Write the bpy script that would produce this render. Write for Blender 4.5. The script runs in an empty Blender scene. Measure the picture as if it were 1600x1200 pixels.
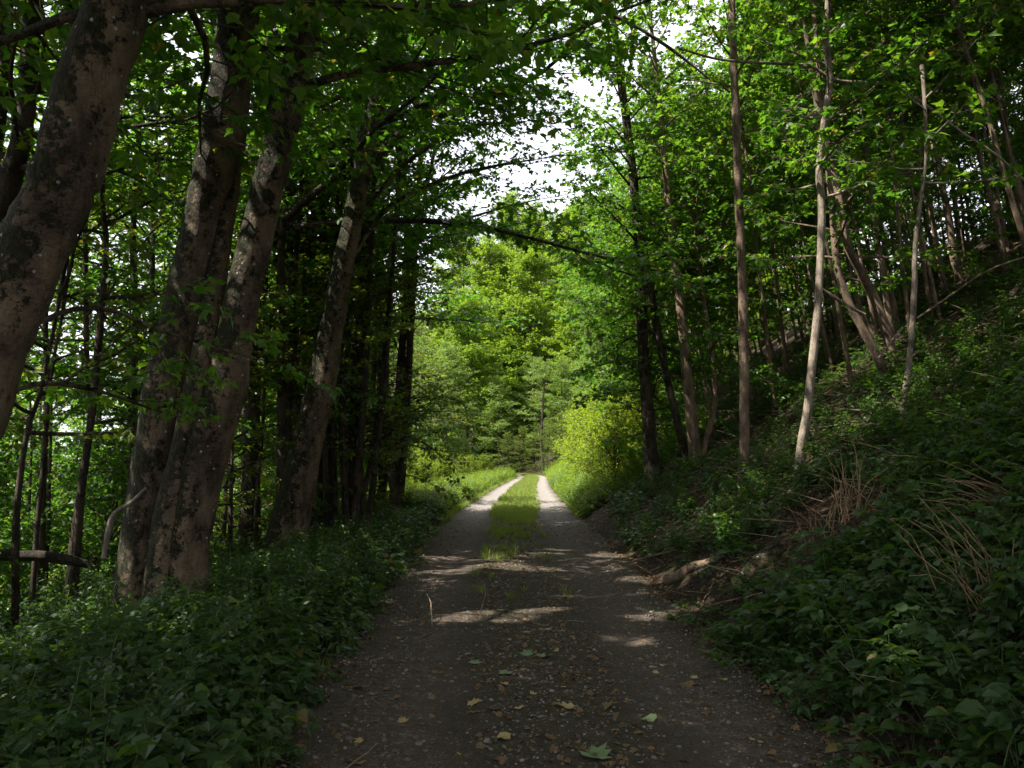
import bpy, math, random
import numpy as np
PI = math.pi
R = math.radians
S = bpy.context.scene
COL = S.collection

# ------------------------------------------------------------------ camera
PITCH = 5.37
FPX = 1256.0            # focal length in pixels of the 1600 px wide photograph
cam_d = bpy.data.cameras.new('camera')
cam_d.sensor_width = 36.0
cam_d.lens = 36.0 * FPX / 1600.0
cam_d.clip_start = 0.05
cam_d.clip_end = 3000
cam = bpy.data.objects.new('camera', cam_d)
COL.objects.link(cam)
cam.location = (0, 0, 1.6)
cam.rotation_euler = (R(90 + PITCH), 0, 0)
S.camera = cam

# ------------------------------------------------------------------ light
SUN_EL = 57.0
SUN_AZ = -104.0          # degrees clockwise from +Y (straight ahead); negative = left
to_sun = np.array([math.sin(R(SUN_AZ)) * math.cos(R(SUN_EL)), math.cos(R(SUN_AZ)) * math.cos(R(SUN_EL)), math.sin(R(SUN_EL))])
sl = bpy.data.lights.new('sun', 'SUN')
sl.energy = 5.0
sl.angle = R(0.53)
sl.color = (1.0, 0.94, 0.84)
so = bpy.data.objects.new('sun', sl)
COL.objects.link(so)
import mathutils
so.rotation_euler = mathutils.Vector(to_sun).to_track_quat('Z', 'Y').to_euler()
so.location = (-20, 0, 40)

W = bpy.data.worlds.new('World')
S.world = W
W.use_nodes = True
nt = W.node_tree
nt.nodes.clear()
n_out = nt.nodes.new('ShaderNodeOutputWorld')
n_bg = nt.nodes.new('ShaderNodeBackground')
n_bg.inputs['Strength'].default_value = 0.05
n_sky = nt.nodes.new('ShaderNodeTexSky')
n_sky.sky_type = 'NISHITA'
n_sky.sun_disc = False
n_sky.sun_elevation = R(SUN_EL)
n_sky.sun_rotation = R(SUN_AZ)
n_tc = nt.nodes.new('ShaderNodeTexCoord')
n_no = nt.nodes.new('ShaderNodeTexNoise')
n_no.inputs['Scale'].default_value = 2.2
n_no.inputs['Detail'].default_value = 6
n_rm = nt.nodes.new('ShaderNodeMapRange')
n_rm.inputs['From Min'].default_value = 0.26
n_rm.inputs['From Max'].default_value = 0.50
n_mx = nt.nodes.new('ShaderNodeMix')
n_mx.data_type = 'RGBA'
n_mx.inputs['B'].default_value = (12.0, 12.1, 13.8, 1)
nt.links.new(n_tc.outputs['Generated'], n_no.inputs['Vector'])
nt.links.new(n_no.outputs['Fac'], n_rm.inputs['Value'])
nt.links.new(n_rm.outputs['Result'], n_mx.inputs['Factor'])
nt.links.new(n_sky.outputs['Color'], n_mx.inputs['A'])
nt.links.new(n_mx.outputs['Result'], n_bg.inputs['Color'])
nt.links.new(n_bg.outputs['Background'], n_out.inputs['Surface'])

S.view_settings.view_transform = 'Standard'
S.view_settings.look = 'None'
S.view_settings.exposure = 1.62
S.view_settings.gamma = 1.0
S.view_settings.use_curve_mapping = False
S.render.engine = 'CYCLES'
S.cycles.max_bounces = 7
S.cycles.diffuse_bounces = 4
S.cycles.glossy_bounces = 2
S.cycles.transmission_bounces = 4
S.cycles.transparent_max_bounces = 4
S.cycles.sample_clamp_indirect = 6.0
S.cycles.use_denoising = True
S.render.use_persistent_data = False

# ------------------------------------------------------------------ helpers
_a = R(PITCH)
def pix(px, py, D):
    """the point at depth D (metres along +Y) seen at pixel (px, py) of the 1600x1200 photograph"""
    u = (px - 800) / FPX; v = (600 - py) / FPX
    s = D / (math.cos(_a) - v * math.sin(_a))
    return np.array([u * s, D, 1.6 + s * (math.sin(_a) + v * math.cos(_a))])

def ground_px(px, py, lift=.0):
    lo = None
    for D in np.arange(2.5, 70, .05):
        p = pix(px, py, D)
        if p[2] < float(hgt(p[0], p[1])) + lift: return D
    return 70.
def smooth(e0, e1, x):
    t = np.clip((np.asarray(x, float) - e0) / (e1 - e0), 0, 1)
    return t * t * (3 - 2 * t)

PCY = np.array([-40, -10, 0, 4, 11, 24, 48, 66, 76, 84, 92, 100, 112, 130, 160], float)
PCX = np.array([0.3, .3, .3, .28, .1, .05, .70, 1.5, 1.9, 1.6, -.2, -3.2, -9, -20, -40], float)
def pc(y): return np.interp(y, PCY, PCX)
def hw(y): return np.interp(y, [0, 4, 11, 24, 48, 74, 100], [1.62, 1.6, 1.7, 1.85, 1.65, 1.45, 1.45])

def bumps(x, y):
    return (0.5 * np.sin(1.3 * x + 0.7 * y + 1) * np.sin(0.9 * y - 0.6 * x) + 0.3 * np.sin(2.9 * x - 1.1 * y) * np.sin(2.3 * y + 1.7 * x + 2)
            + 0.2 * np.sin(5.1 * x + 3.7 * y) * np.sin(4.7 * y - 3.3 * x + 1))

def hgt(x, y):
    x = np.asarray(x, float); y = np.asarray(y, float)
    c = pc(y); w = hw(y)
    e = x - (c + w)                # right of the right edge
    d = (c - w) - x                # left of the left edge
    lip = 0.16 * smooth(0.0, 0.45, e)
    slope = 0.64 * (np.clip(e - 0.25, 0, None) - np.clip(e - 15.5, 0, None) * 0.85 - np.clip(e - 60, 0, None) * 0.15)
    slope *= 1 - 0.25 * np.exp(-np.clip(e, 0, None) / 1.2)
    left = 0.07 * smooth(0, .5, d) - 0.22 * np.clip(d - 1.6, 0, 9) - 0.02 * np.clip(d - 10, 0, 60)
    b = bumps(x, y) * (0.10 * smooth(0.2, 1.5, e) + 0.07 * smooth(0.3, 2.0, d))
    far = 0.30 * np.clip(y - 97, 0, 60) * smooth(2, 9, e)
    return np.where(e > 0, lip + slope, 0) + np.where(d > 0, left, 0) + b + far

def mesh_from(name, V, F, mats, midx=None, smooth_=None, attrs=None):
    """V (n,3); F list of int arrays (m,k)"""
    me = bpy.data.meshes.new(name)
    V = np.ascontiguousarray(V, dtype=np.float32)
    loops = np.concatenate([f.reshape(-1) for f in F]).astype(np.int32)
    cnt = np.concatenate([np.full(len(f), f.shape[1], np.int32) for f in F])
    start = np.concatenate([[0], np.cumsum(cnt)[:-1]]).astype(np.int32)
    me.vertices.add(len(V)); me.vertices.foreach_set('co', V.ravel())
    me.loops.add(len(loops)); me.loops.foreach_set('vertex_index', loops)
    me.polygons.add(len(cnt)); me.polygons.foreach_set('loop_start', start)
    for m in mats: me.materials.append(m)
    if midx is not None: me.polygons.foreach_set('material_index', np.ascontiguousarray(midx, dtype=np.int32))
    if smooth_ is not None: me.polygons.foreach_set('use_smooth', np.ascontiguousarray(smooth_, dtype=bool))
    me.update(calc_edges=True)
    if attrs:
        for k, a in attrs.items():
            at = me.attributes.new(k, 'FLOAT', 'POINT'); at.data.foreach_set('value', np.ascontiguousarray(a, dtype=np.float32))
    return me

def nrm(v): return v / np.maximum(np.linalg.norm(v, axis=-1, keepdims=True), 1e-9)

class Acc:
    """collects geometry of several kinds and materials into one mesh"""
    def __init__(s): s.V = []; s.F = []; s.M = []; s.S = []; s.n = 0
    def add(s, V, F, m=0, sm=False):
        if len(V) == 0: return
        s.V.append(V); s.F.append(F + s.n); s.M.append(np.full(len(F), m)); s.S.append(np.full(len(F), sm)); s.n += len(V)
    def tubes(s, P, Rr, sides=3, m=0, sm=True, cap=False, wob=None):
        P = np.asarray(P, float); Rr = np.asarray(Rr, float)
        n, k, _ = P.shape
        if n == 0: return
        T = np.empty_like(P); T[:, 1:-1] = P[:, 2:] - P[:, :-2]; T[:, 0] = P[:, 1] - P[:, 0]; T[:, -1] = P[:, -1] - P[:, -2]
        T = nrm(T)
        mean = nrm(T.mean(axis=1))
        ref = np.where(np.abs(mean[:, 2:3]) > 0.6, np.array([[1., 0, 0]]), np.array([[0, 0, 1.]]))[:, None, :]
        A = nrm(np.cross(T, ref)); B = np.cross(T, A)
        ang = np.arange(sides) * 2 * PI / sides
        rr = Rr[:, :, None, None]
        if wob is not None: rr = rr * wob[..., None]
        V = P[:, :, None, :] + rr * (A[:, :, None, :] * np.cos(ang)[None, None, :, None] + B[:, :, None, :] * np.sin(ang)[None, None, :, None])
        V = V.reshape(-1, 3)
        i = np.arange(n)[:, None, None] * k * sides; j = np.arange(k - 1)[None, :, None] * sides; q = np.arange(sides)[None, None, :]
        q2 = (q + 1) % sides
        F = np.stack([i + j + q, i + j + q2, i + j + sides + q2, i + j + sides + q], -1).reshape(-1, 4)
        s.add(V, F, m, sm)
        if cap:
            for e in (0, k - 1):
                c = P[:, e]
                for a in range(n):
                    ring = V[(a * k + e) * sides:(a * k + e + 1) * sides]
                    VV = np.vstack([ring, c[a:a + 1]])
                    F3 = np.array([[(b, (b + 1) % sides, sides) for b in range(sides)]])[0]
                    s.add(VV, F3, m, False)
    def leaves(s, tpl, pos, d, nn, size, m=0, curl=None):
        tv, tf = tpl
        if len(pos) == 0: return
        d = nrm(d); nn = nrm(nn - (nn * d).sum(-1, keepdims=True) * d); sd = np.cross(nn, d)
        sz = np.asarray(size)[:, None, None]
        cz = (np.ones(len(pos)) if curl is None else curl)[:, None, None]
        V = pos[:, None, :] + sz * (tv[None, :, 0:1] * d[:, None, :] + tv[None, :, 1:2] * sd[:, None, :] + cz * tv[None, :, 2:3] * nn[:, None, :])
        F = (tf[None] + (np.arange(len(pos)) * len(tv))[:, None, None]).reshape(-1, 3)
        s.add(V.reshape(-1, 3), F, m, False)
    def mesh(s, name, mats):
        t3 = [(f, m, q) for f, m, q in zip(s.F, s.M, s.S) if f.shape[1] == 3]; t4 = [(f, m, q) for f, m, q in zip(s.F, s.M, s.S) if f.shape[1] == 4]
        Fs = []; M = []; Sm = []
        for t in (t3, t4):
            if t:
                Fs.append(np.concatenate([x[0] for x in t])); M += [x[1] for x in t]; Sm += [x[2] for x in t]
        return mesh_from(name, np.concatenate(s.V), Fs, mats, np.concatenate(M), np.concatenate(Sm))

def link(name, me, parent=None, loc=None, rot=None, sc=None):
    o = bpy.data.objects.new(name, me); COL.objects.link(o)
    if parent is not None: o.parent = parent
    if loc is not None: o.location = [float(v) for v in loc]
    if rot is not None: o.rotation_euler = rot
    if sc is not None: o.scale = (sc, sc, sc) if np.isscalar(sc) else sc
    return o
def tag(o, label=None, cat=None, group=None, kind=None):
    if label: o['label'] = label
    if cat: o['category'] = cat
    if group: o['group'] = group
    if kind: o['kind'] = kind
    return o
def thing(name, label, cat, loc=(0, 0, 0), rotz=0.0, group=None, sc=1.0):
    o = bpy.data.objects.new(name, None); COL.objects.link(o)
    o.location = [float(v) for v in loc]; o.rotation_euler = (0, 0, rotz); o.scale = (sc, sc, sc)
    o.empty_display_size = 0.2
    return tag(o, label, cat, group)
def dup(root, loc, rotz, sc, label, group=None):
    r = root.copy(); COL.objects.link(r)
    r.location = [float(v) for v in loc]; r.rotation_euler = (0, 0, rotz); r.scale = (sc, sc, sc)
    r['label'] = label
    if group: r['group'] = group
    for ch in list(root.children):
        c = ch.copy(); COL.objects.link(c); c.parent = r
        for g in ch.children:
            d = g.copy(); COL.objects.link(d); d.parent = c
    return r

# ------------------------------------------------------------------ materials
def new_mat(name):
    m = bpy.data.materials.new(name); m.use_nodes = True
    t = m.node_tree; t.nodes.clear()
    return m, t, t.nodes.new('ShaderNodeOutputMaterial')
def N(t, ty, **kw):
    n = t.nodes.new(ty)
    for k, v in kw.items():
        if k in n.inputs: n.inputs[k].default_value = v
        else: setattr(n, k, v)
    return n
def ramp(t, fac, stops):
    r = t.nodes.new('ShaderNodeValToRGB'); cr = r.color_ramp
    while len(cr.elements) < len(stops): cr.elements.new(0.5)
    for e, (p, c) in zip(cr.elements, stops): e.position = p; e.color = (*c, 1)
    t.links.new(fac, r.inputs['Fac']); return r
def mix(t, fac, a, b):
    n = t.nodes.new('ShaderNodeMix'); n.data_type = 'RGBA'
    for s_, v in (('Factor', fac), ('A', a), ('B', b)):
        if hasattr(v, 'is_linked') or isinstance(v, bpy.types.NodeSocket): t.links.new(v, n.inputs[s_])
        else: n.inputs[s_].default_value = v if s_ == 'Factor' else (*v, 1)
    return n.outputs['Result']

def leaf_mat(name, cols, tcols, trans=0.45, spec=0.35, rough=0.45, patch=0.5):
    """cols / tcols: (dark, mid, light, odd) reflect and transmit colours"""
    m, t, out = new_mat(name)
    g = N(t, 'ShaderNodeNewGeometry'); oi = N(t, 'ShaderNodeObjectInfo')
    tc = N(t, 'ShaderNodeTexCoord')
    no = N(t, 'ShaderNodeTexNoise', Scale=patch, Detail=2.0)
    t.links.new(tc.outputs['Object'], no.inputs['Vector'])
    a = N(t, 'ShaderNodeMath', operation='MULTIPLY_ADD')       # island*0.55 + noise shift
    t.links.new(g.outputs['Random Per Island'], a.inputs[0]); a.inputs[1].default_value = 0.6
    b = N(t, 'ShaderNodeMath', operation='MULTIPLY_ADD'); t.links.new(no.outputs['Fac'], b.inputs[0]); b.inputs[1].default_value = 0.9; b.inputs[2].default_value = -0.33
    c = N(t, 'ShaderNodeMath', operation='MULTIPLY_ADD'); t.links.new(oi.outputs['Random'], c.inputs[0]); c.inputs[1].default_value = 0.25
    t.links.new(b.outputs[0], c.inputs[2]); t.links.new(c.outputs[0], a.inputs[2])
    pos = (0.0, 0.45, 0.9)
    r1 = ramp(t, a.outputs[0], list(zip(pos, cols[:3]))); r2 = ramp(t, a.outputs[0], list(zip(pos, tcols[:3])))
    # a few odd (yellowing) leaves
    h = N(t, 'ShaderNodeMath', operation='MULTIPLY'); t.links.new(g.outputs['Random Per Island'], h.inputs[0]); h.inputs[1].default_value = 37.13
    fr = N(t, 'ShaderNodeMath', operation='FRACT'); t.links.new(h.outputs[0], fr.inputs[0])
    gt = N(t, 'ShaderNodeMath', operation='GREATER_THAN'); t.links.new(fr.outputs[0], gt.inputs[0]); gt.inputs[1].default_value = 0.986
    c1 = mix(t, gt.outputs[0], r1.outputs['Color'], cols[3]); c2 = mix(t, gt.outputs[0], r2.outputs['Color'], tcols[3])
    p = N(t, 'ShaderNodeBsdfPrincipled', Roughness=rough); p.inputs['Specular IOR Level'].default_value = spec
    t.links.new(c1, p.inputs['Base Color'])
    tr = N(t, 'ShaderNodeBsdfTranslucent'); t.links.new(c2, tr.inputs['Color'])
    ms = N(t, 'ShaderNodeMixShader'); ms.inputs[0].default_value = trans
    t.links.new(p.outputs[0], ms.inputs[1]); t.links.new(tr.outputs[0], ms.inputs[2]); t.links.new(ms.outputs[0], out.inputs['Surface'])
    return m

L_MAPLE = leaf_mat('maple_leaf', ((.030, .075, .012), (.050, .115, .018), (.085, .150, .022), (.20, .16, .03)),
                   ((.075, .22, .010), (.125, .32, .015), (.24, .41, .020), (.42, .34, .03)))
L_HAZEL = leaf_mat('hazel_leaf', ((.030, .062, .012), (.055, .100, .018), (.095, .130, .022), (.22, .14, .03)),
                   ((.12, .20, .010), (.20, .29, .015), (.30, .37, .020), (.45, .30, .03)))
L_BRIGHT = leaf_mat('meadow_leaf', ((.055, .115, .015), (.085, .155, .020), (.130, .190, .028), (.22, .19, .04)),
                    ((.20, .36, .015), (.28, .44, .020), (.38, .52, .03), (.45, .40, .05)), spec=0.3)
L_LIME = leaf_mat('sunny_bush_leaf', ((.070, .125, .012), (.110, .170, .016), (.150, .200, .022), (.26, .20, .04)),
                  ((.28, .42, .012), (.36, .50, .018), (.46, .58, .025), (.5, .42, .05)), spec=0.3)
L_PALE = leaf_mat('willow_leaf', ((.060, .110, .024), (.090, .150, .034), (.120, .180, .048), (.20, .16, .05)),
                  ((.18, .33, .025), (.26, .42, .035), (.34, .50, .05), (.42, .34, .06)), trans=.38, spec=0.4)
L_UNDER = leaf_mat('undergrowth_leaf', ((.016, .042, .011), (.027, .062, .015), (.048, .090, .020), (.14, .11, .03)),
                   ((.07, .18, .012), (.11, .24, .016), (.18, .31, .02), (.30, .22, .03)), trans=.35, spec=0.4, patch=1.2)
L_GRASS = leaf_mat('grass_blade', ((.055, .110, .015), (.085, .145, .020), (.120, .165, .035), (.24, .20, .08)),
                   ((.20, .34, .02), (.28, .42, .03), (.36, .45, .06), (.45, .38, .12)), trans=.4, spec=0.25, patch=0.8)
L_DRY = leaf_mat('dry_leaf', ((.070, .042, .022), (.130, .078, .038), (.220, .140, .065), (.30, .24, .06)),
                 ((.10, .05, .02), (.16, .08, .03), (.22, .13, .05), (.3, .2, .04)), trans=.2, spec=0.25, patch=3)

def bark_mat(name, base, dark, moss=0.5, lichen=0.6, side=0.0, scale=1.0, lightc=(.45, .44, .40)):
    m, t, out = new_mat(name)
    tc = N(t, 'ShaderNodeTexCoord'); oi = N(t, 'ShaderNodeObjectInfo')
    mp = N(t, 'ShaderNodeMapping'); mp.inputs['Scale'].default_value = (1, 1, 0.45)
    t.links.new(tc.outputs['Object'], mp.inputs['Vector'])
    n1 = N(t, 'ShaderNodeTexNoise', Scale=3.0 * scale, Detail=8.0, Roughness=0.65); t.links.new(mp.outputs[0], n1.inputs['Vector'])
    n2 = N(t, 'ShaderNodeTexNoise', Scale=40.0 * scale, Detail=4.0, Roughness=0.7); t.links.new(mp.outputs[0], n2.inputs['Vector'])
    hm = N(t, 'ShaderNodeMapping'); hm.inputs['Scale'].default_value = (9, 9, 26)   # fine horizontal wrinkles
    t.links.new(tc.outputs['Object'], hm.inputs['Vector'])
    n3 = N(t, 'ShaderNodeTexNoise', Scale=1.6 * scale, Detail=6.0, Roughness=.7, Distortion=1.2); t.links.new(hm.outputs[0], n3.inputs['Vector'])
    f = N(t, 'ShaderNodeMath', operation='MULTIPLY_ADD'); t.links.new(n3.outputs['Fac'], f.inputs[0]); f.inputs[1].default_value = 0.35
    t.links.new(n1.outputs['Fac'], f.inputs[2])
    r = ramp(t, f.outputs[0], ((.55, dark), (.66, base), (.80, tuple(min(1, c * 1.7) for c in base))))
    col = r.outputs['Color']
    # moss and dark algae: patches, thicker towards one side of the trunk
    g = N(t, 'ShaderNodeNewGeometry'); dp = N(t, 'ShaderNodeVectorMath', operation='DOT_PRODUCT')
    t.links.new(g.outputs['Normal'], dp.inputs[0]); dp.inputs[1].default_value = (-0.92, -0.05, 0.35)
    n4 = N(t, 'ShaderNodeTexNoise', Scale=3.4 * scale, Detail=10.0, Roughness=0.78); t.links.new(tc.outputs['Object'], n4.inputs['Vector'])
    ad = N(t, 'ShaderNodeMath', operation='MULTIPLY_ADD'); t.links.new(dp.outputs['Value'], ad.inputs[0]); ad.inputs[1].default_value = side
    n5 = N(t, 'ShaderNodeTexNoise', Scale=13.0 * scale, Detail=6.0, Roughness=0.8); t.links.new(tc.outputs['Object'], n5.inputs['Vector'])
    a5 = N(t, 'ShaderNodeMath', operation='MULTIPLY_ADD'); t.links.new(n5.outputs['Fac'], a5.inputs[0]); a5.inputs[1].default_value = .75
    n4b = N(t, 'ShaderNodeMath', operation='SUBTRACT'); t.links.new(n4.outputs['Fac'], n4b.inputs[0]); n4b.inputs[1].default_value = .375
    t.links.new(n4b.outputs[0], a5.inputs[2]); t.links.new(a5.outputs[0], ad.inputs[2])
    mr = N(t, 'ShaderNodeMapRange'); mr.inputs['From Min'].default_value = 0.70 - 0.3 * moss; mr.inputs['From Max'].default_value = 0.75 - 0.3 * moss
    t.links.new(ad.outputs[0], mr.inputs['Value'])
    mcol = ramp(t, n2.outputs['Fac'], ((.38, (.010, .010, .005)), (.55, (.028, .030, .010)), (.72, (.095, .092, .026))))
    col = mix(t, mr.outputs['Result'], col, mcol.outputs['Color'])
    # lichen blotches
    vo = N(t, 'ShaderNodeTexVoronoi', Scale=10.0 * scale); t.links.new(tc.outputs['Object'], vo.inputs['Vector'])
    wv = N(t, 'ShaderNodeMath', operation='MULTIPLY_ADD'); t.links.new(n2.outputs['Fac'], wv.inputs[0]); wv.inputs[1].default_value = 0.35
    t.links.new(vo.outputs['Distance'], wv.inputs[2])
    lr = N(t, 'ShaderNodeMapRange'); lr.inputs['From Min'].default_value = 0.29; lr.inputs['From Max'].default_value = 0.25
    t.links.new(wv.outputs[0], lr.inputs['Value'])
    sp = N(t, 'ShaderNodeSeparateColor'); t.links.new(vo.outputs['Color'], sp.inputs[0])
    lt = N(t, 'ShaderNodeMath', operation='LESS_THAN'); t.links.new(sp.outputs[0], lt.inputs[0]); lt.inputs[1].default_value = lichen
    ml = N(t, 'ShaderNodeMath', operation='MULTIPLY'); t.links.new(lr.outputs['Result'], ml.inputs[0]); t.links.new(lt.outputs[0], ml.inputs[1])
    col = mix(t, ml.outputs[0], col, lightc)
    p = N(t, 'ShaderNodeBsdfPrincipled', Roughness=0.85); p.inputs['Specular IOR Level'].default_value = 0.25
    t.links.new(col, p.inputs['Base Color'])
    # relief
    bs = N(t, 'ShaderNodeMath', operation='MULTIPLY_ADD'); t.links.new(mr.outputs['Result'], bs.inputs[0]); bs.inputs[1].default_value = 0.6
    t.links.new(n2.outputs['Fac'], bs.inputs[2])
    b2 = N(t, 'ShaderNodeMath', operation='ADD'); t.links.new(bs.outputs[0], b2.inputs[0]); t.links.new(f.outputs[0], b2.inputs[1])
    bu = N(t, 'ShaderNodeBump', Strength=1.0, Distance=0.035); t.links.new(b2.outputs[0], bu.inputs['Height']); t.links.new(bu.outputs[0], p.inputs['Normal'])
    t.links.new(p.outputs[0], out.inputs['Surface'])
    return m
BK_BIG = bark_mat('mossy_bark', (.140, .104, .064), (.058, .041, .026), moss=.76, lichen=.75, side=.15)
BK_DARK = bark_mat('dark_bark', (.075, .055, .040), (.028, .021, .016), moss=.5, lichen=.15, side=.05, scale=1.6)
BK_LOG = bark_mat('rotten_log_bark', (.040, .030, .022), (.016, .012, .009), moss=.8, lichen=.1, side=.0, scale=1.5)
BK_POLE = bark_mat('smooth_pole_bark', (.19, .135, .092), (.11, .075, .050), moss=.22, lichen=.25, side=.05, scale=2.2)
BK_GREY = bark_mat('grey_twig_bark', (.27, .22, .17), (.13, .10, .08), moss=.15, lichen=.2, side=.0, scale=3.0)

def ground_mat():
    m, t, out = new_mat('forest_soil')
    tc = N(t, 'ShaderNodeTexCoord')
    n1 = N(t, 'ShaderNodeTexNoise', Scale=1.1, Detail=8.0, Roughness=0.7); t.links.new(tc.outputs['Object'], n1.inputs['Vector'])
    n2 = N(t, 'ShaderNodeTexNoise', Scale=28.0, Detail=6.0, Roughness=0.75); t.links.new(tc.outputs['Object'], n2.inputs['Vector'])
    v = N(t, 'ShaderNodeTexVoronoi', Scale=26.0); t.links.new(tc.outputs['Object'], v.inputs['Vector'])
    r = ramp(t, n2.outputs['Fac'], ((.25, (.014, .010, .007)), (.5, (.038, .028, .019)), (.75, (.078, .058, .040))))
    sp = N(t, 'ShaderNodeSeparateColor'); t.links.new(v.outputs['Color'], sp.inputs[0])
    r2 = ramp(t, sp.outputs[0], ((.0, (.02, .014, .009)), (.6, (.060, .040, .025)), (1., (.14, .095, .06))))
    c = mix(t, 0.5, r.outputs['Color'], r2.outputs['Color'])
    mr = N(t, 'ShaderNodeMapRange'); mr.inputs['From Min'].default_value = .52; mr.inputs['From Max'].default_value = .62; t.links.new(n1.outputs['Fac'], mr.inputs['Value'])
    c = mix(t, mr.outputs['Result'], c, (.028, .040, .013))
    p = N(t, 'ShaderNodeBsdfPrincipled', Roughness=0.95); p.inputs['Specular IOR Level'].default_value = .15
    t.links.new(c, p.inputs['Base Color'])
    ad = N(t, 'ShaderNodeMath', operation='ADD'); t.links.new(n2.outputs['Fac'], ad.inputs[0]); t.links.new(v.outputs['Distance'], ad.inputs[1])
    bu = N(t, 'ShaderNodeBump', Strength=1., Distance=.06); t.links.new(ad.outputs[0], bu.inputs['Height']); t.links.new(bu.outputs[0], p.inputs['Normal'])
    t.links.new(p.outputs[0], out.inputs['Surface']); return m

def path_mat():
    """gravel track: attribute 'across' runs -1..1 from edge to edge, 'along' in metres"""
    m, t, out = new_mat('gravel_track')
    tc = N(t, 'ShaderNodeTexCoord')
    ac = N(t, 'ShaderNodeAttribute', attribute_name='across')
    al = N(t, 'ShaderNodeAttribute', attribute_name='along')
    nW = N(t, 'ShaderNodeTexNoise', Scale=1.6, Detail=6.0, Roughness=.7); t.links.new(tc.outputs['Object'], nW.inputs['Vector'])
    nF = N(t, 'ShaderNodeTexNoise', Scale=60.0, Detail=5.0, Roughness=.8); t.links.new(tc.outputs['Object'], nF.inputs['Vector'])
    nM = N(t, 'ShaderNodeTexNoise', Scale=9.0, Detail=6.0, Roughness=.75); t.links.new(tc.outputs['Object'], nM.inputs['Vector'])
    vo = N(t, 'ShaderNodeTexVoronoi', Scale=48.0); vo.inputs['Randomness'].default_value = 1; t.links.new(tc.outputs['Object'], vo.inputs['Vector'])
    v2 = N(t, 'ShaderNodeTexVoronoi', Scale=120.0); t.links.new(tc.outputs['Object'], v2.inputs['Vector'])
    sp = N(t, 'ShaderNodeSeparateColor'); t.links.new(vo.outputs['Color'], sp.inputs[0])
    sp2 = N(t, 'ShaderNodeSeparateColor'); t.links.new(v2.outputs['Color'], sp2.inputs[0])
    # rut mask: gravel wheel tracks at |across| ~ .55
    ab = N(t, 'ShaderNodeMath', operation='ABSOLUTE'); t.links.new(ac.outputs['Fac'], ab.inputs[0])
    w1 = N(t, 'ShaderNodeMath', operation='MULTIPLY_ADD'); t.links.new(nW.outputs['Fac'], w1.inputs[0]); w1.inputs[1].default_value = .5; w1.inputs[2].default_value = -.25
    ad = N(t, 'ShaderNodeMath', operation='ADD'); t.links.new(ab.outputs[0], ad.inputs[0]); t.links.new(w1.outputs[0], ad.inputs[1])
    sb = N(t, 'ShaderNodeMath', operation='SUBTRACT'); t.links.new(ad.outputs[0], sb.inputs[0]); sb.inputs[1].default_value = .60
    a2 = N(t, 'ShaderNodeMath', operation='ABSOLUTE'); t.links.new(sb.outputs[0], a2.inputs[0])
    rut = N(t, 'ShaderNodeMapRange'); rut.inputs['From Min'].default_value = .34; rut.inputs['From Max'].default_value = .12; t.links.new(a2.outputs[0], rut.inputs['Value'])
    grit = ramp(t, sp2.outputs[0], ((0, (.060, .046, .036)), (.5, (.110, .088, .070)), (.9, (.19, .16, .13)), (1., (.32, .28, .25))))
    stone = ramp(t, sp.outputs[0], ((0, (.055, .044, .036)), (.6, (.12, .10, .08)), (.93, (.21, .185, .16)), (1., (.36, .33, .30))))
    dirt = ramp(t, nF.outputs['Fac'], ((.25, (.016, .012, .009)), (.55, (.045, .034, .024)), (.8, (.10, .078, .055))))
    nb = N(t, 'ShaderNodeMapRange'); nb.inputs['From Min'].default_value = .42; nb.inputs['From Max'].default_value = .60; t.links.new(nM.outputs['Fac'], nb.inputs['Value'])
    g1 = mix(t, .45, grit.outputs['Color'], stone.outputs['Color'])
    # paler gravel out in the open (beyond 22 m), browner and darkened for shade under the trees
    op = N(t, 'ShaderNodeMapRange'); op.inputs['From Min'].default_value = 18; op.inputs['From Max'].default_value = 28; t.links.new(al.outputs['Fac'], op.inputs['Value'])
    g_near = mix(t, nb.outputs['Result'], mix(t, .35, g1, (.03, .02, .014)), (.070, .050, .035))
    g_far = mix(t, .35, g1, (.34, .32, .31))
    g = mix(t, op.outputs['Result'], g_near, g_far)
    mid = mix(t, nb.outputs['Result'], dirt.outputs['Color'], (.060, .052, .030))
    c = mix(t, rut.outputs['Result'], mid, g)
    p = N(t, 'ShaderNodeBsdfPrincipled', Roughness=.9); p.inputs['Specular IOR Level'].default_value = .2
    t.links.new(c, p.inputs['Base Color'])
    h = N(t, 'ShaderNodeMath', operation='MULTIPLY_ADD'); t.links.new(vo.outputs['Distance'], h.inputs[0]); h.inputs[1].default_value = -.9
    t.links.new(nM.outputs['Fac'], h.inputs[2])
    h2 = N(t, 'ShaderNodeMath', operation='MULTIPLY_ADD'); t.links.new(nF.outputs['Fac'], h2.inputs[0]); h2.inputs[1].default_value = .4; t.links.new(h.outputs[0], h2.inputs[2])
    bu = N(t, 'ShaderNodeBump', Strength=.8, Distance=.02); t.links.new(h2.outputs[0], bu.inputs['Height']); t.links.new(bu.outputs[0], p.inputs['Normal'])
    t.links.new(p.outputs[0], out.inputs['Surface']); return m

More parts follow.
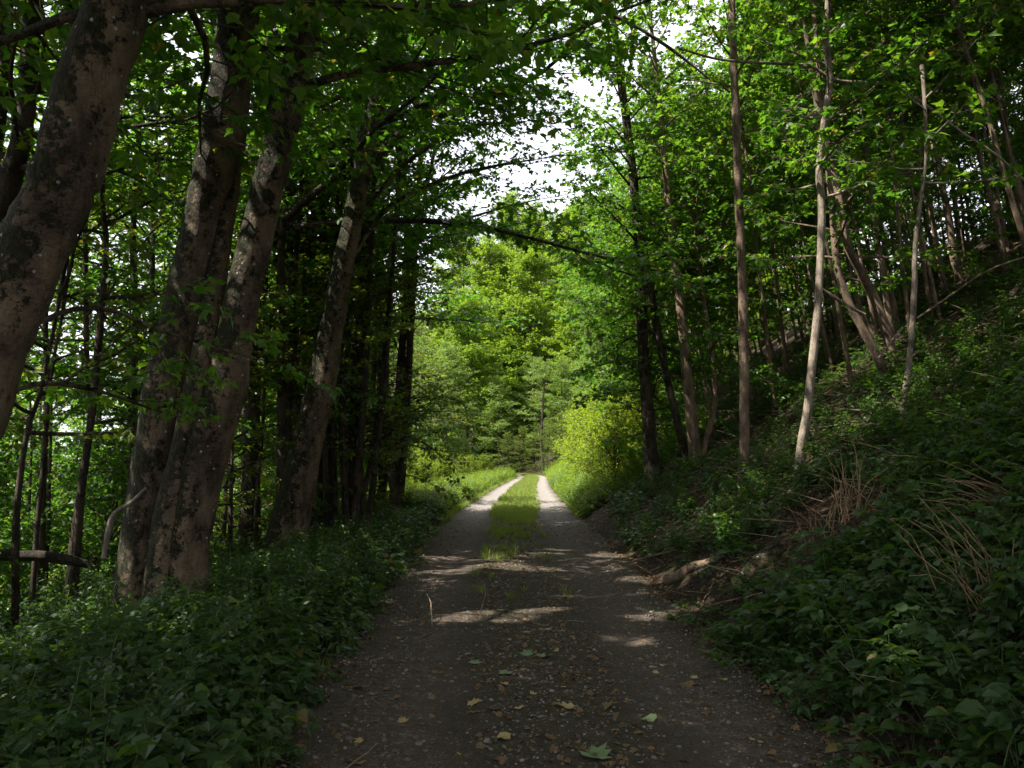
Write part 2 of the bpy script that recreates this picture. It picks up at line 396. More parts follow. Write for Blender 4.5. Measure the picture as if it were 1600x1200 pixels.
def stone_mat():
    m, t, out = new_mat('pebble'); oi = N(t, 'ShaderNodeNewGeometry')
    at = N(t, 'ShaderNodeObjectInfo')
    r = ramp(t, at.outputs['Random'], ((0, (.055, .044, .036)), (.5, (.10, .080, .062)), (.85, (.16, .135, .11)), (1, (.28, .25, .22))))
    p = N(t, 'ShaderNodeBsdfPrincipled', Roughness=.8); t.links.new(r.outputs['Color'], p.inputs['Base Color'])
    t.links.new(p.outputs[0], out.inputs['Surface']); return m
def flat_mat(name, c, rough=.8):
    m, t, out = new_mat(name); tc = N(t, 'ShaderNodeTexCoord')
    n = N(t, 'ShaderNodeTexNoise', Scale=15., Detail=5.); t.links.new(tc.outputs['Object'], n.inputs['Vector'])
    r = ramp(t, n.outputs['Fac'], ((.3, tuple(v * .6 for v in c)), (.7, tuple(v * 1.25 for v in c))))
    p = N(t, 'ShaderNodeBsdfPrincipled', Roughness=rough); t.links.new(r.outputs['Color'], p.inputs['Base Color']); t.links.new(p.outputs[0], out.inputs['Surface']); return m
M_GROUND = ground_mat(); M_PATH = path_mat(); M_STONE = stone_mat()
M_STEM = flat_mat('green_stem', (.06, .09, .025)); M_CANE = flat_mat('dry_cane', (.26, .17, .09)); M_WOOD = flat_mat('bare_wood', (.24, .17, .11))
M_CUT = flat_mat('cut_wood_moss', (.20, .19, .06)); M_FLOWER = flat_mat('white_umbel', (.7, .7, .62))

# ------------------------------------------------------------------ leaf templates: x along the leaf, y across, z up; unit length
def fan(outline, cx=.42, fold=.12, droop=.18):
    o = np.array(outline, float); n = len(o)
    v = np.zeros((n + 1, 3)); v[0] = (cx, 0, 0); v[1:, :2] = o
    v[:, 2] = np.abs(v[:, 1]) * fold - droop * v[:, 0] ** 2
    v[0, 2] = -droop * cx * cx
    f = np.array([(0, i + 1, (i + 1) % n + 1) for i in range(n)])
    return v, f
MAPLE = fan([(0, 0), (.02, -.30), (.18, -.28), (.36, -.55), (.46, -.27), (.70, -.33), (.68, -.12), (1, 0), (.68, .12), (.70, .33), (.46, .27), (.36, .55), (.18, .28), (.02, .30)])
MAPLE8 = fan([(0, 0), (.10, -.34), (.40, -.52), (.52, -.20), (1, 0), (.52, .20), (.40, .52), (.10, .34)])
M6 = (MAPLE8[0][1:], np.array([(0, 1, 2), (0, 2, 3), (0, 3, 4), (0, 4, 5), (0, 5, 6), (0, 6, 7)]))
HEX = (np.array([(0, 0, 0), (.30, -.30, .05), (.68, -.28, .0), (1, 0, -.18), (.68, .28, .0), (.30, .30, .05)]), np.array([(0, 1, 2), (0, 2, 3), (0, 3, 4), (0, 4, 5)]))
OVATE = (np.array([(0, 0, 0), (.35, 0, -.03), (1, 0, -.20), (.12, -.26, .04), (.45, -.36, .04), (.80, -.17, -.06), (.12, .26, .04), (.45, .36, .04), (.80, .17, -.06)]),
         np.array([(0, 3, 1), (3, 4, 1), (4, 5, 1), (5, 2, 1), (0, 1, 6), (6, 1, 7), (7, 1, 8), (8, 1, 2)]))
RHOMB4 = (np.array([(0, 0, 0), (.45, -.32, .05), (1, 0, -.12), (.45, .32, .05)]), np.array([(0, 1, 2), (0, 2, 3)]))
def serrate(n=9, w=.36):
    s = np.linspace(0, 1, n); pts = []
    for i, a in enumerate(s[1:-1]):
        ww = w * (math.sin(PI * a ** .75)) * (1.0 if i % 2 else .84)
        pts.append((a, ww))
    right = [(a, -b) for a, b in pts]; left = [(a, b) for a, b in pts][::-1]
    return fan([(0, 0)] + right + [(1, 0)] + left, cx=.45, fold=.16, droop=.16)
BRAMBLE = serrate()

# ------------------------------------------------------------------ branching
def interp_path(P, t):
    """P (n,k,3), t (n,m) in 0..1 -> points and tangents (n,m,3)"""
    n, k, _ = P.shape
    x = np.clip(t, 0, .9999) * (k - 1); i = x.astype(int); f = (x - i)[..., None]
    a = np.take_along_axis(P, i[..., None].repeat(3, -1), 1); b = np.take_along_axis(P, (i + 1)[..., None].repeat(3, -1), 1)
    return a + (b - a) * f, nrm(b - a)

def grow(rng, start, dirs, L, k, bend=(0, 0, 0), jit=.12):
    """polylines (n,k,3) from start along dirs with length L, drifting by bend"""
    n = len(start); P = np.zeros((n, k, 3)); P[:, 0] = start; d = nrm(dirs.copy()); st = (L / (k - 1))[:, None]
    for i in range(1, k):
        d = nrm(d + np.array(bend) / (k - 1) + rng.normal(0, jit, (n, 3)))
        P[:, i] = P[:, i - 1] + d * st
    return P

def foliage(rng, acc, BP, BL, BR, leaf=.11, tpl=MAPLE8, l2f=.42, per_m=3.2, leafn=6, wm=1, lm=0, tilt=.40, twig3=True, s0=.2, sideup=.1, droop=-.15, gap=None):
    """BP (n,k,3) main branches with length BL, base radius BR -> tubes, side twigs, leaves"""
    n, k, _ = BP.shape
    rr = BR[:, None] * np.linspace(1, .22, k)[None]
    acc.tubes(BP, rr, 5, wm)
    m = np.maximum(4, (BL * per_m).astype(int)); M = m.max()
    t = s0 + (1 - s0) * (np.arange(M)[None] + rng.uniform(0, 1, (n, M))) / m[:, None]
    ok = (np.arange(M)[None] < m[:, None])
    p, tg = interp_path(BP, t)
    side = np.where((np.arange(M) % 2)[None] == 0, 1., -1.) * np.ones((n, 1))
    up = np.array([0, 0, 1.]); sd = nrm(np.cross(tg, up) + 1e-4)
    ang = rng.uniform(.6, 1.15, (n, M))[..., None]
    d = tg * np.cos(ang) + sd * side[..., None] * np.sin(ang) + up * rng.normal(sideup, .22, (n, M))[..., None]
    l2 = (l2f * (1.05 - .65 * t) * BL[:, None] * rng.uniform(.6, 1.25, (n, M)) + .18)
    p, d, l2 = p[ok], d[ok], l2[ok]
    # the branch's own tip goes on as a twig
    p = np.vstack([p, BP[:, -1]]); d = np.vstack([d, BP[:, -1] - BP[:, -2]]); l2 = np.concatenate([l2, .25 * BL + .1])
    T2 = grow(rng, p, d, l2, 4, (0, 0, droop), .12)
    acc.tubes(T2, (.0035 + .006 * l2)[:, None] * np.linspace(1, .35, 4)[None], 3, wm)
    m3 = np.clip((l2 / .17).astype(int), 2, 14); M3 = m3.max(); n2 = len(p)
    t3 = .12 + .88 * (np.arange(M3)[None] + rng.uniform(.2, .8, (n2, M3))) / m3[:, None]
    ok3 = np.arange(M3)[None] < m3[:, None]
    p3, tg3 = interp_path(T2, t3)
    sg = np.where((np.arange(M3) % 2)[None] == 0, 1., -1.) * np.ones((n2, 1)); sd3 = nrm(np.cross(tg3, up) + 1e-4)
    a3 = rng.uniform(.5, 1.2, (n2, M3))[..., None]
    d3 = tg3 * np.cos(a3) + sd3 * sg[..., None] * np.sin(a3) + up * rng.normal(.05, .25, (n2, M3))[..., None]
    l3 = rng.uniform(.10, .32, (n2, M3)) * np.clip(l2[:, None], .5, 1.4)
    p3, d3, l3 = p3[ok3], nrm(d3[ok3]), l3[ok3]
    n3 = len(p3)
    e3 = p3 + d3 * l3[:, None] + up * rng.normal(-.02, .03, (n3, 1))
    if twig3: acc.tubes(np.stack([p3, e3], 1), np.tile([.003, .0015], (n3, 1)), 3, wm)
    tt = (np.arange(leafn)[None] + rng.uniform(.3, 1.0, (n3, leafn))) / leafn
    pl = p3[:, None] + (e3 - p3)[:, None] * tt[..., None]
    sgl = np.where((np.arange(leafn) % 2)[None] == 0, 1., -1.) * np.ones((n3, 1))
    sdl = nrm(np.cross(d3, up) + 1e-4)[:, None]
    dl = d3[:, None] * rng.uniform(.2, 1, (n3, leafn, 1)) + sdl * sgl[..., None] * rng.uniform(.3, 1, (n3, leafn, 1)) + rng.normal(0, .25, (n3, leafn, 3)) + up * rng.normal(-.25, .2, (n3, leafn))[..., None]
    dl = nrm(dl)
    sz = leaf * rng.uniform(.55, 1.2, (n3, leafn))
    pl = pl + dl * sz[..., None] * .45
    nl = up + rng.normal(0, tilt, (n3, leafn, 3))
    pos = pl.reshape(-1, 3); dd = dl.reshape(-1, 3); nn = nl.reshape(-1, 3); sz = sz.reshape(-1)
    keep = rng.uniform(0, 1, len(pos)) < .93
    if gap is not None: keep &= gap(pos)
    acc.leaves(tpl, pos[keep], dd[keep], nn[keep], sz[keep], lm, rng.uniform(.2, 2.2, keep.sum()))
    return keep.sum()

def crown_branches(rng, axis, t0, t1, n, Lf, el0, el1, bend, k=8, jit=.09, azf=None):
    """branches leaving a trunk polyline axis (k,3) between fractions t0..t1; Lf(s)->length"""
    s = (np.arange(n) + rng.uniform(0, 1, n)) / n
    t = t0 + (t1 - t0) * s
    p, tg = interp_path(axis[None], t[None]); p = p[0]
    az = np.arange(n) * 2.399 + rng.uniform(-.5, .5, n)
    if azf is not None: az = azf(rng, n)
    el = R(1) * (el0 + (el1 - el0) * s + rng.normal(0, 8, n))
    d = np.stack([np.cos(az) * np.cos(el), np.sin(az) * np.cos(el), np.sin(el)], 1)
    L = np.array([Lf(v) for v in s]) * rng.uniform(.7, 1.2, n)
    P = grow(rng, p, d, L, k, bend, jit)
    return P, L

def spline(pts, n):
    """Catmull-Rom through pts (m, c) -> n samples"""
    pts = np.asarray(pts, float); m = len(pts)
    q = np.vstack([2 * pts[0] - pts[1], pts, 2 * pts[-1] - pts[-2]])
    x = np.linspace(0, m - 1 - 1e-6, n); i = x.astype(int); f = (x - i)[:, None]
    a, b, c, d = q[i], q[i + 1], q[i + 2], q[i + 3]
    return .5 * (2 * b + (c - a) * f + (2 * a - 5 * b + 4 * c - d) * f ** 2 + (3 * b - a - 3 * c + d) * f ** 3)

def trunk_mesh(rng, P, Rr, mat, sides=18, rough=.06, knots=0, lobes=.2, name='trunk'):
    k = len(P); a = Acc()
    ang = np.arange(sides) * 2 * PI / sides; z = np.linspace(0, 1, k)[:, None] * 14
    w = 1 + rough * (np.sin(ang * 2 + z * .5 + rng.uniform(0, 6)) + .6 * np.sin(ang * 3 - z * .8 + rng.uniform(0, 6)) + .5 * np.sin(ang * 5 + z * 2.1))
    w = w + lobes * np.exp(-np.arange(k)[:, None] / k * 11) * (np.cos(ang * 4 + 1) + .4 * np.cos(ang * 7))
    for _ in range(knots):
        kk = rng.uniform(0, k); aa = rng.uniform(0, 2 * PI)
        w = w + .10 * np.exp(-((np.arange(k)[:, None] - kk) / 1.0) ** 2 - ((np.angle(np.exp(1j * (ang - aa)))) / .5) ** 2)
    a.tubes(P[None], Rr[None], sides, 0, True, wob=w[None])
    return a.mesh(name, [mat])

# ------------------------------------------------------------------ setting: ground, path
def build_ground():
    xs = np.concatenate([np.linspace(-400, -60, 12), np.linspace(-58, -14, 23), np.arange(-13, -4, .5), np.arange(-4, 5, .16), np.arange(5, 24, .45), np.linspace(25, 70, 20), np.linspace(90, 400, 9)])
    ys = np.concatenate([np.linspace(-120, -12, 8), np.arange(-10, 2, 1.), np.arange(2, 26, .18), np.arange(26, 60, .6), np.arange(60, 130, 1.5), np.linspace(135, 500, 14)])
    X, Y = np.meshgrid(xs, ys)
    Z = hgt(X, Y)
    e = np.abs(X - pc(Y)) - hw(Y)
    Z = Z - .05 * smooth(.10, -.25, e)
    V = np.stack([X, Y, Z], -1).reshape(-1, 3)
    ny, nx = X.shape
    i = np.arange(ny - 1)[:, None] * nx + np.arange(nx - 1)[None]
    F = np.stack([i, i + 1, i + nx + 1, i + nx], -1).reshape(-1, 4)
    me = mesh_from('ground', V, [F], [M_GROUND], None, np.ones(len(F), bool))
    tag(link('ground', me), kind='structure')

def path_z(x, y, a):
    """surface of the track: two shallow wheel ruts and a low crown between them"""
    return hgt(x, y) * 0 + .012 - .035 * np.exp(-((np.abs(a) - .58) / .22) ** 2) + .012 * np.sin(2.1 * x + 1.3 * y) * np.sin(1.7 * y - x) + .006 * np.sin(9 * x + 5 * y) * np.sin(7 * y - 8 * x)
def build_path():
    ys = np.concatenate([np.arange(-12, 1.5, .5), np.arange(1.5, 14, .05), np.arange(14, 40, .15), np.arange(40, 128, .6)])
    rng = np.random.default_rng(4)
    us = np.linspace(-1.0, 1.0, 57)
    Y, U = np.meshgrid(ys, us, indexing='ij')
    wob = .10 * np.sin(ys * 1.9) + .08 * np.sin(ys * 4.3 + 1) + .05 * np.sin(ys * 9.1)
    wob2 = .10 * np.sin(ys * 1.5 + 2) + .08 * np.sin(ys * 4.9 + 3) + .05 * np.sin(ys * 8.3)
    wob, wob2 = [w * np.interp(ys, [0, 25, 60], [1, .8, .4]) for w in (wob, wob2)]
    X = pc(Y) + U * (hw(Y) + .10) + np.where(U < 0, wob[:, None], wob2[:, None]) * np.abs(U) ** 3
    Z = path_z(X, Y, U) - .03 * smooth(.9, 1.0, np.abs(U))
    Z = Z + hgt(X, Y) * smooth(.85, 1, np.abs(U)) * .6
    V = np.stack([X, Y, Z], -1).reshape(-1, 3); nx = len(us); ny = len(ys)
    i = np.arange(ny - 1)[:, None] * nx + np.arange(nx - 1)[None]
    F = np.stack([i, i + 1, i + nx + 1, i + nx], -1).reshape(-1, 4)
    me = mesh_from('path', V, [F], [M_PATH], None, np.ones(len(F), bool), {'across': U.reshape(-1), 'along': Y.reshape(-1)})
    tag(link('path', me), kind='structure')
build_ground(); build_path()

# ------------------------------------------------------------------ generic tree kinds (prototypes share their meshes with their copies)
def gen_tree(seed, H, r0, t0, Rmax, nb, leafmat, bark, leaf=.11, tpl=MAPLE8, el=(5, 60), bend=(0, 0, .15), profile=None, lean=.03, per_m=3.2, leafn=6, l2f=.42, twig3=True, sides=10, tilt=.40):
    rng = np.random.default_rng(seed)
    k = 14
    ax = np.zeros((k, 3)); ax[:, 2] = np.linspace(-.4, H, k)
    w = np.cumsum(rng.normal(0, lean * H / k * 2.0, (k, 2)), 0); w -= w[1]; ax[:, :2] = w * np.linspace(0, 1, k)[:, None]
    P = spline(ax, 30); Rr = r0 * (np.linspace(1, .12, 30) ** .8) * (1 + .5 * np.exp(-np.linspace(0, 12, 30)))
    tm = trunk_mesh(rng, P, Rr, bark, sides, .05)
    pr = profile or (lambda s: Rmax * (.55 + .9 * s * (1 - s) * 1.6 - .35 * s))
    BP, BL = crown_branches(rng, P, t0, .98, nb, pr, el[0], el[1], bend)
    a = Acc()
    n = foliage(rng, a, BP, BL, .010 + .011 * BL, leaf, tpl, per_m=per_m, leafn=leafn, l2f=l2f, twig3=twig3, tilt=tilt)
    return tm, a.mesh('crown', [leafmat, bark]), n

L_LOG = None
PROTO = {}
def proto(key, *args, **kw): PROTO[key] = gen_tree(*args, **kw)
proto('tall_a', 11, 15, .15, .36, 3.8, 56, L_MAPLE, BK_DARK, leaf=.135, tpl=M6, per_m=4.2, leafn=7)
proto('tall_b', 12, 17, .17, .38, 4.2, 56, L_HAZEL, BK_DARK, leaf=.13, tpl=M6, per_m=4.0, leafn=7, el=(0, 65))
proto('tall_c', 13, 14, .14, .16, 3.6, 60, L_MAPLE, BK_DARK, leaf=.125, tpl=M6, per_m=4.2, leafn=7, el=(-5, 55))
proto('arch', 14, 12.5, .15, .42, 6.2, 56, L_MAPLE, BK_DARK, leaf=.15, tpl=M6, per_m=3.0, leafn=5, el=(14, 60), bend=(0, 0, -.12), l2f=.32, profile=lambda s: 6.0 * (1 - .45 * s))
proto('sap', 15, 8, .040, .40, 1.5, 16, L_MAPLE, BK_DARK, leaf=.11, tpl=M6, per_m=3.2, leafn=5, lean=.05, sides=7)
proto('under_a', 21, 7.5, .045, .16, 2.5, 44, L_MAPLE, BK_DARK, leaf=.135, tpl=M6, per_m=4.4, leafn=7, el=(0, 50), bend=(0, 0, -.1))
proto('under_b', 22, 6.5, .04, .08, 2.4, 46, L_HAZEL, BK_DARK, leaf=.10, tpl=HEX, per_m=4.8, leafn=7, el=(5, 65), bend=(0, 0, -.35))
proto('pole_a', 31, 12.5, .056, .40, 2.2, 44, L_MAPLE, BK_POLE, leaf=.135, tpl=M6, per_m=4.2, leafn=7, el=(5, 60))
proto('pole_b', 32, 11, .044, .46, 2.0, 40, L_MAPLE, BK_POLE, leaf=.13, tpl=M6, per_m=4.2, leafn=7, el=(5, 60))
proto('edge_a', 41, 13, .14, .04, 4.0, 84, L_PALE, BK_DARK, leaf=.17, tpl=RHOMB4, per_m=4., leafn=7, el=(0, 60), bend=(0, 0, -.3), twig3=False)
proto('edge_b', 42, 11, .12, .04, 3.4, 80, L_BRIGHT, BK_DARK, leaf=.17, tpl=RHOMB4, per_m=4., leafn=7, el=(5, 65), bend=(0, 0, -.1), twig3=False)
proto('far_a', 51, 19, .22, .05, 5.8, 90, L_BRIGHT, BK_DARK, leaf=.30, tpl=RHOMB4, per_m=2.8, leafn=7, el=(-5, 60), twig3=False)
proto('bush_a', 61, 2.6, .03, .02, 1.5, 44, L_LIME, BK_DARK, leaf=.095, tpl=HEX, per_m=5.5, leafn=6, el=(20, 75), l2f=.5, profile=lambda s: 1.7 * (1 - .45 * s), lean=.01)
proto('bush_m', 63, 2.6, .03, .02, 1.5, 40, L_MAPLE, BK_DARK, leaf=.11, tpl=HEX, per_m=4.5, leafn=6, el=(20, 75), l2f=.5, profile=lambda s: 1.7 * (1 - .45 * s), lean=.01)
print('LEAVES', {k: int(v[2]) for k, v in PROTO.items()})
ROOTS = {}
def plant(key, name, cat, x, y, rot, sc, label, group=None, zoff=-.05):
    z = float(hgt(x, y)) + zoff
    if (key, name) not in ROOTS:
        t = thing(name, label, cat, (x, y, z), rot, group, sc)
        link('trunk', PROTO[key][0], t); link('crown', PROTO[key][1], t)
        ROOTS[(key, name)] = t; return t
    t = dup(ROOTS[(key, name)], (x, y, z), rot, sc, label, group)
    if not group and 'group' in t: del t['group']
    return t

# ------------------------------------------------------------------ hero trees, traced in depth from the photograph
def px_path(pts, D):
    """pts [(px, py, width_px)] at depth D (number or list) -> world points and radii"""
    Ds = D if hasattr(D, '__len__') else [D] * len(pts)
    P = np.array([pix(a, b, d) for (a, b, w), d in zip(pts, Ds)]); Rr = np.array([w * d / FPX / 2 for (a, b, w), d in zip(pts, Ds)])
    return P, Rr
def extend(P, Rr, H, r_end=.03, up=.35, drift=(0, 0)):
    """carry the trunk on above the frame to height H"""
    d = nrm(P[-1] - P[-2]); d = nrm(d + np.array([drift[0], drift[1], up])); n = 4
    top = P[-1, 2]; st = (H - top) / n
    Q = [P[-1]]; rr = [Rr[-1]]
    for i in range(n):
        d = nrm(d + np.array([drift[0], drift[1], up])); Q.append(Q[-1] + d * st / max(d[2], .3)); rr.append(Rr[-1] + (r_end - Rr[-1]) * (i + 1) / n)
    return np.vstack([P, Q[1:]]), np.concatenate([Rr, rr[1:]])

def hero(name, label, cat, stems, bark, leafmat=None, seed=1, limbs=(), crown=None, group=None, tpl=M6, leaf=.13, H=14, sides=18, rough=.05, knots=6, stem_name='trunk', up=.35, drift=(0, 0), l2f=.42, per_m=3.8, leafn=7, slim=1.0, flare=.25):
    rng = np.random.default_rng(seed)
    ax = []
    for pts, D in stems:
        P, Rr = px_path(pts, D); Rr = Rr * slim
        ground = float(hgt(P[0, 0], P[0, 1]))
        if P[0, 2] > ground - .1:                      # bring the foot down into the ground
            d = (P[0] - P[1]); d = d / abs(d[2]) if d[2] < -1e-3 else np.array([0, 0, -1.])
            P = np.vstack([P[0] + d * .6 * (P[0, 2] - ground + .15) + np.array([0, 0, -1]) * .4 * (P[0, 2] - ground + .15), P]); Rr = np.concatenate([[Rr[0] * (1 + flare * .5)], Rr])
        hh = H if not isinstance(H, (list, tuple)) else H[len(ax)]
        if hh and hh > P[-1, 2] + .5: P, Rr = extend(P, Rr, hh, up=up, drift=drift)
        ax.append((P, Rr))
    base = np.array([ax[0][0][0][0], ax[0][0][0][1], float(hgt(ax[0][0][0][0], ax[0][0][0][1]))])
    t = thing(name, label, cat, base, 0, group)
    axes = []
    for P, Rr in ax:
        L = np.linalg.norm(np.diff(P, axis=0), axis=1).sum(); n = max(16, int(L * 5))
        Q = spline(np.column_stack([P, Rr]), n); Pq, Rq = Q[:, :3] - base, np.maximum(Q[:, 3], .006)
        Pq[:, :2] += rng.normal(0, 1, (n, 2)) * Rq[:, None] * .03
        h = np.arange(n) / n * L; Rq = Rq * (1 + flare * .5 * np.exp(-h / .35))
        link(stem_name, trunk_mesh(rng, Pq, Rq, bark, sides, rough, knots), t); axes.append(Pq)
    a = Acc(); any_ = False
    for pts, D, Lside in limbs:
        P, Rr = px_path(pts, D); Q = spline(np.column_stack([P, Rr]), 14); P = Q[:, :3] - base
        b = Acc(); b.tubes(P[None], np.maximum(Q[:, 3], .006)[None], 8, 0); link('branch', b.mesh('branch', [bark]), t)
        if Lside:
            Ln = np.linalg.norm(np.diff(P, axis=0), axis=1).sum()
            foliage(rng, a, P[None], np.array([Ln]), np.array([.004]), leaf * .72, tpl, per_m=per_m, leafn=leafn, l2f=Lside / max(Ln, .1), s0=.3, wm=1); any_ = True
    if crown:
        for (ai, t0, t1, nb, Lm, e0, e1) in crown:
            BP, BL = crown_branches(rng, axes[ai], t0, t1, nb, lambda s: Lm * (1 - .45 * s), e0, e1, (0, 0, 0))
            foliage(rng, a, BP, BL, .010 + .010 * BL, leaf, tpl, per_m=per_m, leafn=leafn, l2f=l2f); any_ = True
    if any_: link('crown', a.mesh('crown', [leafmat or L_MAPLE, bark]), t)
    return t

hero('maple_tree', 'thick leaning maple trunk at the far left edge, mossy on its left side', 'tree',
     [([(-215, 1120, 155), (-130, 850, 150), (-75, 700, 138), (-28, 560, 128), (18, 460, 122), (52, 380, 118), (88, 310, 112), (112, 240, 114), (138, 140, 112), (172, 40, 106), (190, -20, 104), (240, -200, 90), (300, -420, 76)], 5.0)],
     BK_BIG, seed=2, slim=.93, H=15, crown=[(0, .60, .98, 30, 3.4, 15, 60)], sides=28, knots=14, leaf=.13,
     limbs=[([(30, 520, 9), (110, 484, 8), (180, 486, 7), (240, 512, 6), (310, 535, 5), (400, 560, 4)], [5.2, 5.6, 6.0, 6.2, 6.4, 6.6], 1.0),
            ([(-40, 640, 9), (60, 600, 8), (150, 610, 6), (240, 640, 4)], [5.2, 5.8, 6.3, 6.8], 1.0)])
hero('maple_tree', 'clump of three mossy maple trunks fused at the foot, left of the track', 'tree',
     [([(208, 960, 84), (220, 860, 80), (238, 740, 78), (262, 600, 82), (292, 470, 78), (312, 380, 74), (330, 290, 73), (350, 190, 74), (366, 90, 72), (375, 0, 72), (392, -120, 66), (420, -320, 56)], 8.4),
      ([(250, 960, 70), (258, 850, 60), (288, 700, 50), (314, 570, 42), (334, 460, 36), (352, 350, 32), (366, 260, 28), (378, 180, 24), (386, 90, 22), (390, 0, 20)], [8.2, 8.2, 8.2, 8.2, 8.3, 8.4, 8.6, 8.8, 8.9, 9.]),
      ([(286, 955, 84), (292, 860, 80), (312, 740, 80), (340, 640, 80), (366, 530, 66), (388, 430, 58), (408, 340, 56), (430, 250, 56), (452, 160, 54), (468, 80, 52), (482, 0, 50), (505, -140, 44), (530, -320, 36)], 8.3)],
     BK_BIG, seed=3, slim=.86, H=[15, 0, 14.5], crown=[(0, .56, .98, 22, 3.6, 15, 60), (2, .54, .98, 22, 3.8, 10, 60)], sides=24, knots=12, leaf=.125,
     limbs=[([(488, 62, 9), (525, 62, 6), (553, 60, 4)], 8.3, 0)])
hero('maple_tree', 'single leaning maple trunk with long arching limbs over the track', 'tree',
     [([(446, 850, 70), (458, 790, 60), (478, 700, 53), (502, 600, 49), (520, 500, 42), (540, 400, 38), (558, 310, 35), (572, 230, 33), (588, 150, 31), (600, 80, 30), (608, 0, 28), (620, -120, 25)], 13.5)],
     BK_BIG, seed=4, slim=.9, H=15, leafmat=L_MAPLE, crown=[(0, .58, .98, 34, 4.0, 0, 60)], sides=20, knots=8, leaf=.11,
     limbs=[([(578, 258, 20), (612, 222, 16), (650, 190, 14), (700, 178, 12), (740, 165, 10), (790, 143, 9), (840, 118, 7), (885, 80, 5), (925, 30, 4)], [13.5, 13.4, 13.3, 13.1, 12.9, 12.7, 12.5, 12.2, 12.0], 2.3),
            ([(588, 175, 14), (625, 130, 12), (670, 90, 10), (720, 50, 8), (780, 10, 6)], [13.5, 13.3, 13.0, 12.7, 12.4], 2.3),
            ([(578, 215, 10), (650, 130, 8), (750, 95, 6), (850, 62, 4)], [13.6, 14.2, 15., 15.8], 2.2),
            ([(548, 350, 9), (640, 250, 7), (730, 200, 5), (820, 190, 3)], [13.6, 14.4, 15.4, 16.2], 2.2),
            ([(566, 275, 10), (630, 205, 9), (700, 130, 7), (760, 60, 5)], [13.6, 14., 14.5, 15.], 1.4),
            ([(540, 420, 9), (600, 330, 8), (680, 285, 6), (760, 262, 5), (830, 250, 3)], [13.6, 13.5, 13.4, 13.3, 13.2], 2.2)])
hero('dark_trunk_tree', 'dark upright trunk behind the thick leaning one at top left', 'tree',
     [([(-40, 900, 44), (-22, 600, 40), (-5, 400, 36), (14, 290, 36), (30, 230, 32), (42, 150, 30), (48, 60, 28), (50, -20, 27)], 8.5)], BK_DARK, seed=5, H=13, crown=[(0, .35, .98, 22, 3.2, 0, 55)], leaf=.12)
hero('dark_trunk_tree', 'dark trunk cut by the left border in the upper corner', 'tree',
     [([(-70, 900, 34), (-55, 600, 30), (-30, 380, 26), (-5, 200, 25), (6, 100, 24), (10, 0, 22)], 9.5)], BK_DARK, seed=6, H=12, crown=[(0, .35, .98, 18, 3.0, 0, 55)], leaf=.12)
slim_left = [
 ('slender dark sapling crossing the bright gap right of the thick left trunk', [(118, 880, 14), (128, 760, 12), (142, 660, 11), (152, 560, 11), (160, 470, 10), (166, 380, 9), (160, 300, 8), (168, 180, 6)], 10.5),
 ('thin dark sapling just left of the three-trunk clump', [(196, 890, 11), (206, 700, 10), (212, 520, 10), (208, 380, 9), (214, 270, 8), (220, 120, 6)], 12.5),
 ('thin pale sapling beside the three-trunk clump, against the sky', [(232, 880, 10), (234, 700, 9), (236, 560, 9), (238, 430, 8), (240, 310, 7), (246, 180, 5)], 14),
 ('short dark stem in front of the bright gap at the left border', [(24, 925, 12), (24, 850, 11), (30, 760, 9), (44, 670, 8), (66, 600, 6)], 9.0),
 ('stout dark stem with a bend low beside the left fallen log', [(112, 880, 15), (122, 800, 14), (134, 720, 12), (142, 640, 10), (136, 560, 8)], 11.5),
 ('straight dark stem above the left fallen log', [(63, 870, 13), (66, 780, 11), (70, 700, 10), (74, 600, 9), (70, 480, 7)], 12),
 ('dark stem between the three-trunk clump and the single leaning trunk', [(384, 850, 18), (385, 740, 16), (384, 640, 14), (388, 560, 12), (384, 440, 10)], 17),
 ('dark straight stem right beside the three-trunk clump', [(438, 850, 17), (440, 720, 15), (440, 600, 14), (442, 480, 13), (440, 380, 12), (452, 260, 10), (446, 120, 8)], 14.5),
 ('slim forked-looking dark stem left of the hazel clump', [(456, 800, 10), (452, 640, 9), (458, 480, 8), (466, 360, 7), (478, 220, 6)], 15.5)]
for i, (lb, pts, D) in enumerate(slim_left):
    hero('sapling_tree', lb, 'tree', [(pts, D)], BK_DARK, seed=20 + i, H=7.5, crown=[(0, .40, .98, 14, 2.0, 5, 55)], sides=9, knots=2, leafmat=(L_HAZEL if i % 2 else L_MAPLE), leaf=.11, group='slim trees left of the track', per_m=3.6)

# hazel clump: many dark stems from one stool
def clump(name, label, D, cx, cy, n, tops, seed, H=8.5, wid=(7, 15), bark=BK_DARK, leafmat=L_HAZEL, group=None):
    rng = np.random.default_rng(seed); stems = []
    for i in range(n):
        f = (i + .5) / n; x0 = cx + (f - .5) * 70 + rng.normal(0, 8); x1 = tops[0] + (tops[1] - tops[0]) * f + rng.normal(0, 10)
        w = rng.uniform(*wid); dd = D + rng.uniform(-.6, .6)
        c = rng.normal(0, 12)
        stems.append(([(x0, cy + rng.uniform(-5, 20), w), (x0 + (x1 - x0) * .25 + c, cy - 150, w * .9), (x0 + (x1 - x0) * .55 + c, cy - 340, w * .75), (x1, cy - 560, w * .55)], dd))
    return hero(name, label, 'tree', stems, bark, leafmat, seed, H=0, crown=[(i, .40, .98, 6, 1.8, 5, 50) for i in range(n)], sides=7, knots=2, stem_name='stem', leaf=.10, tpl=HEX, group=group, per_m=2.8)
clump('hazel_clump', 'dense clump of thin dark hazel stems behind the single leaning trunk', 16.5, 530, 790, 15, (455, 640), 40)
clump('hazel_clump', 'smaller clump of dark stems deeper in, right of the first hazel clump', 21, 590, 775, 9, (560, 680), 41)
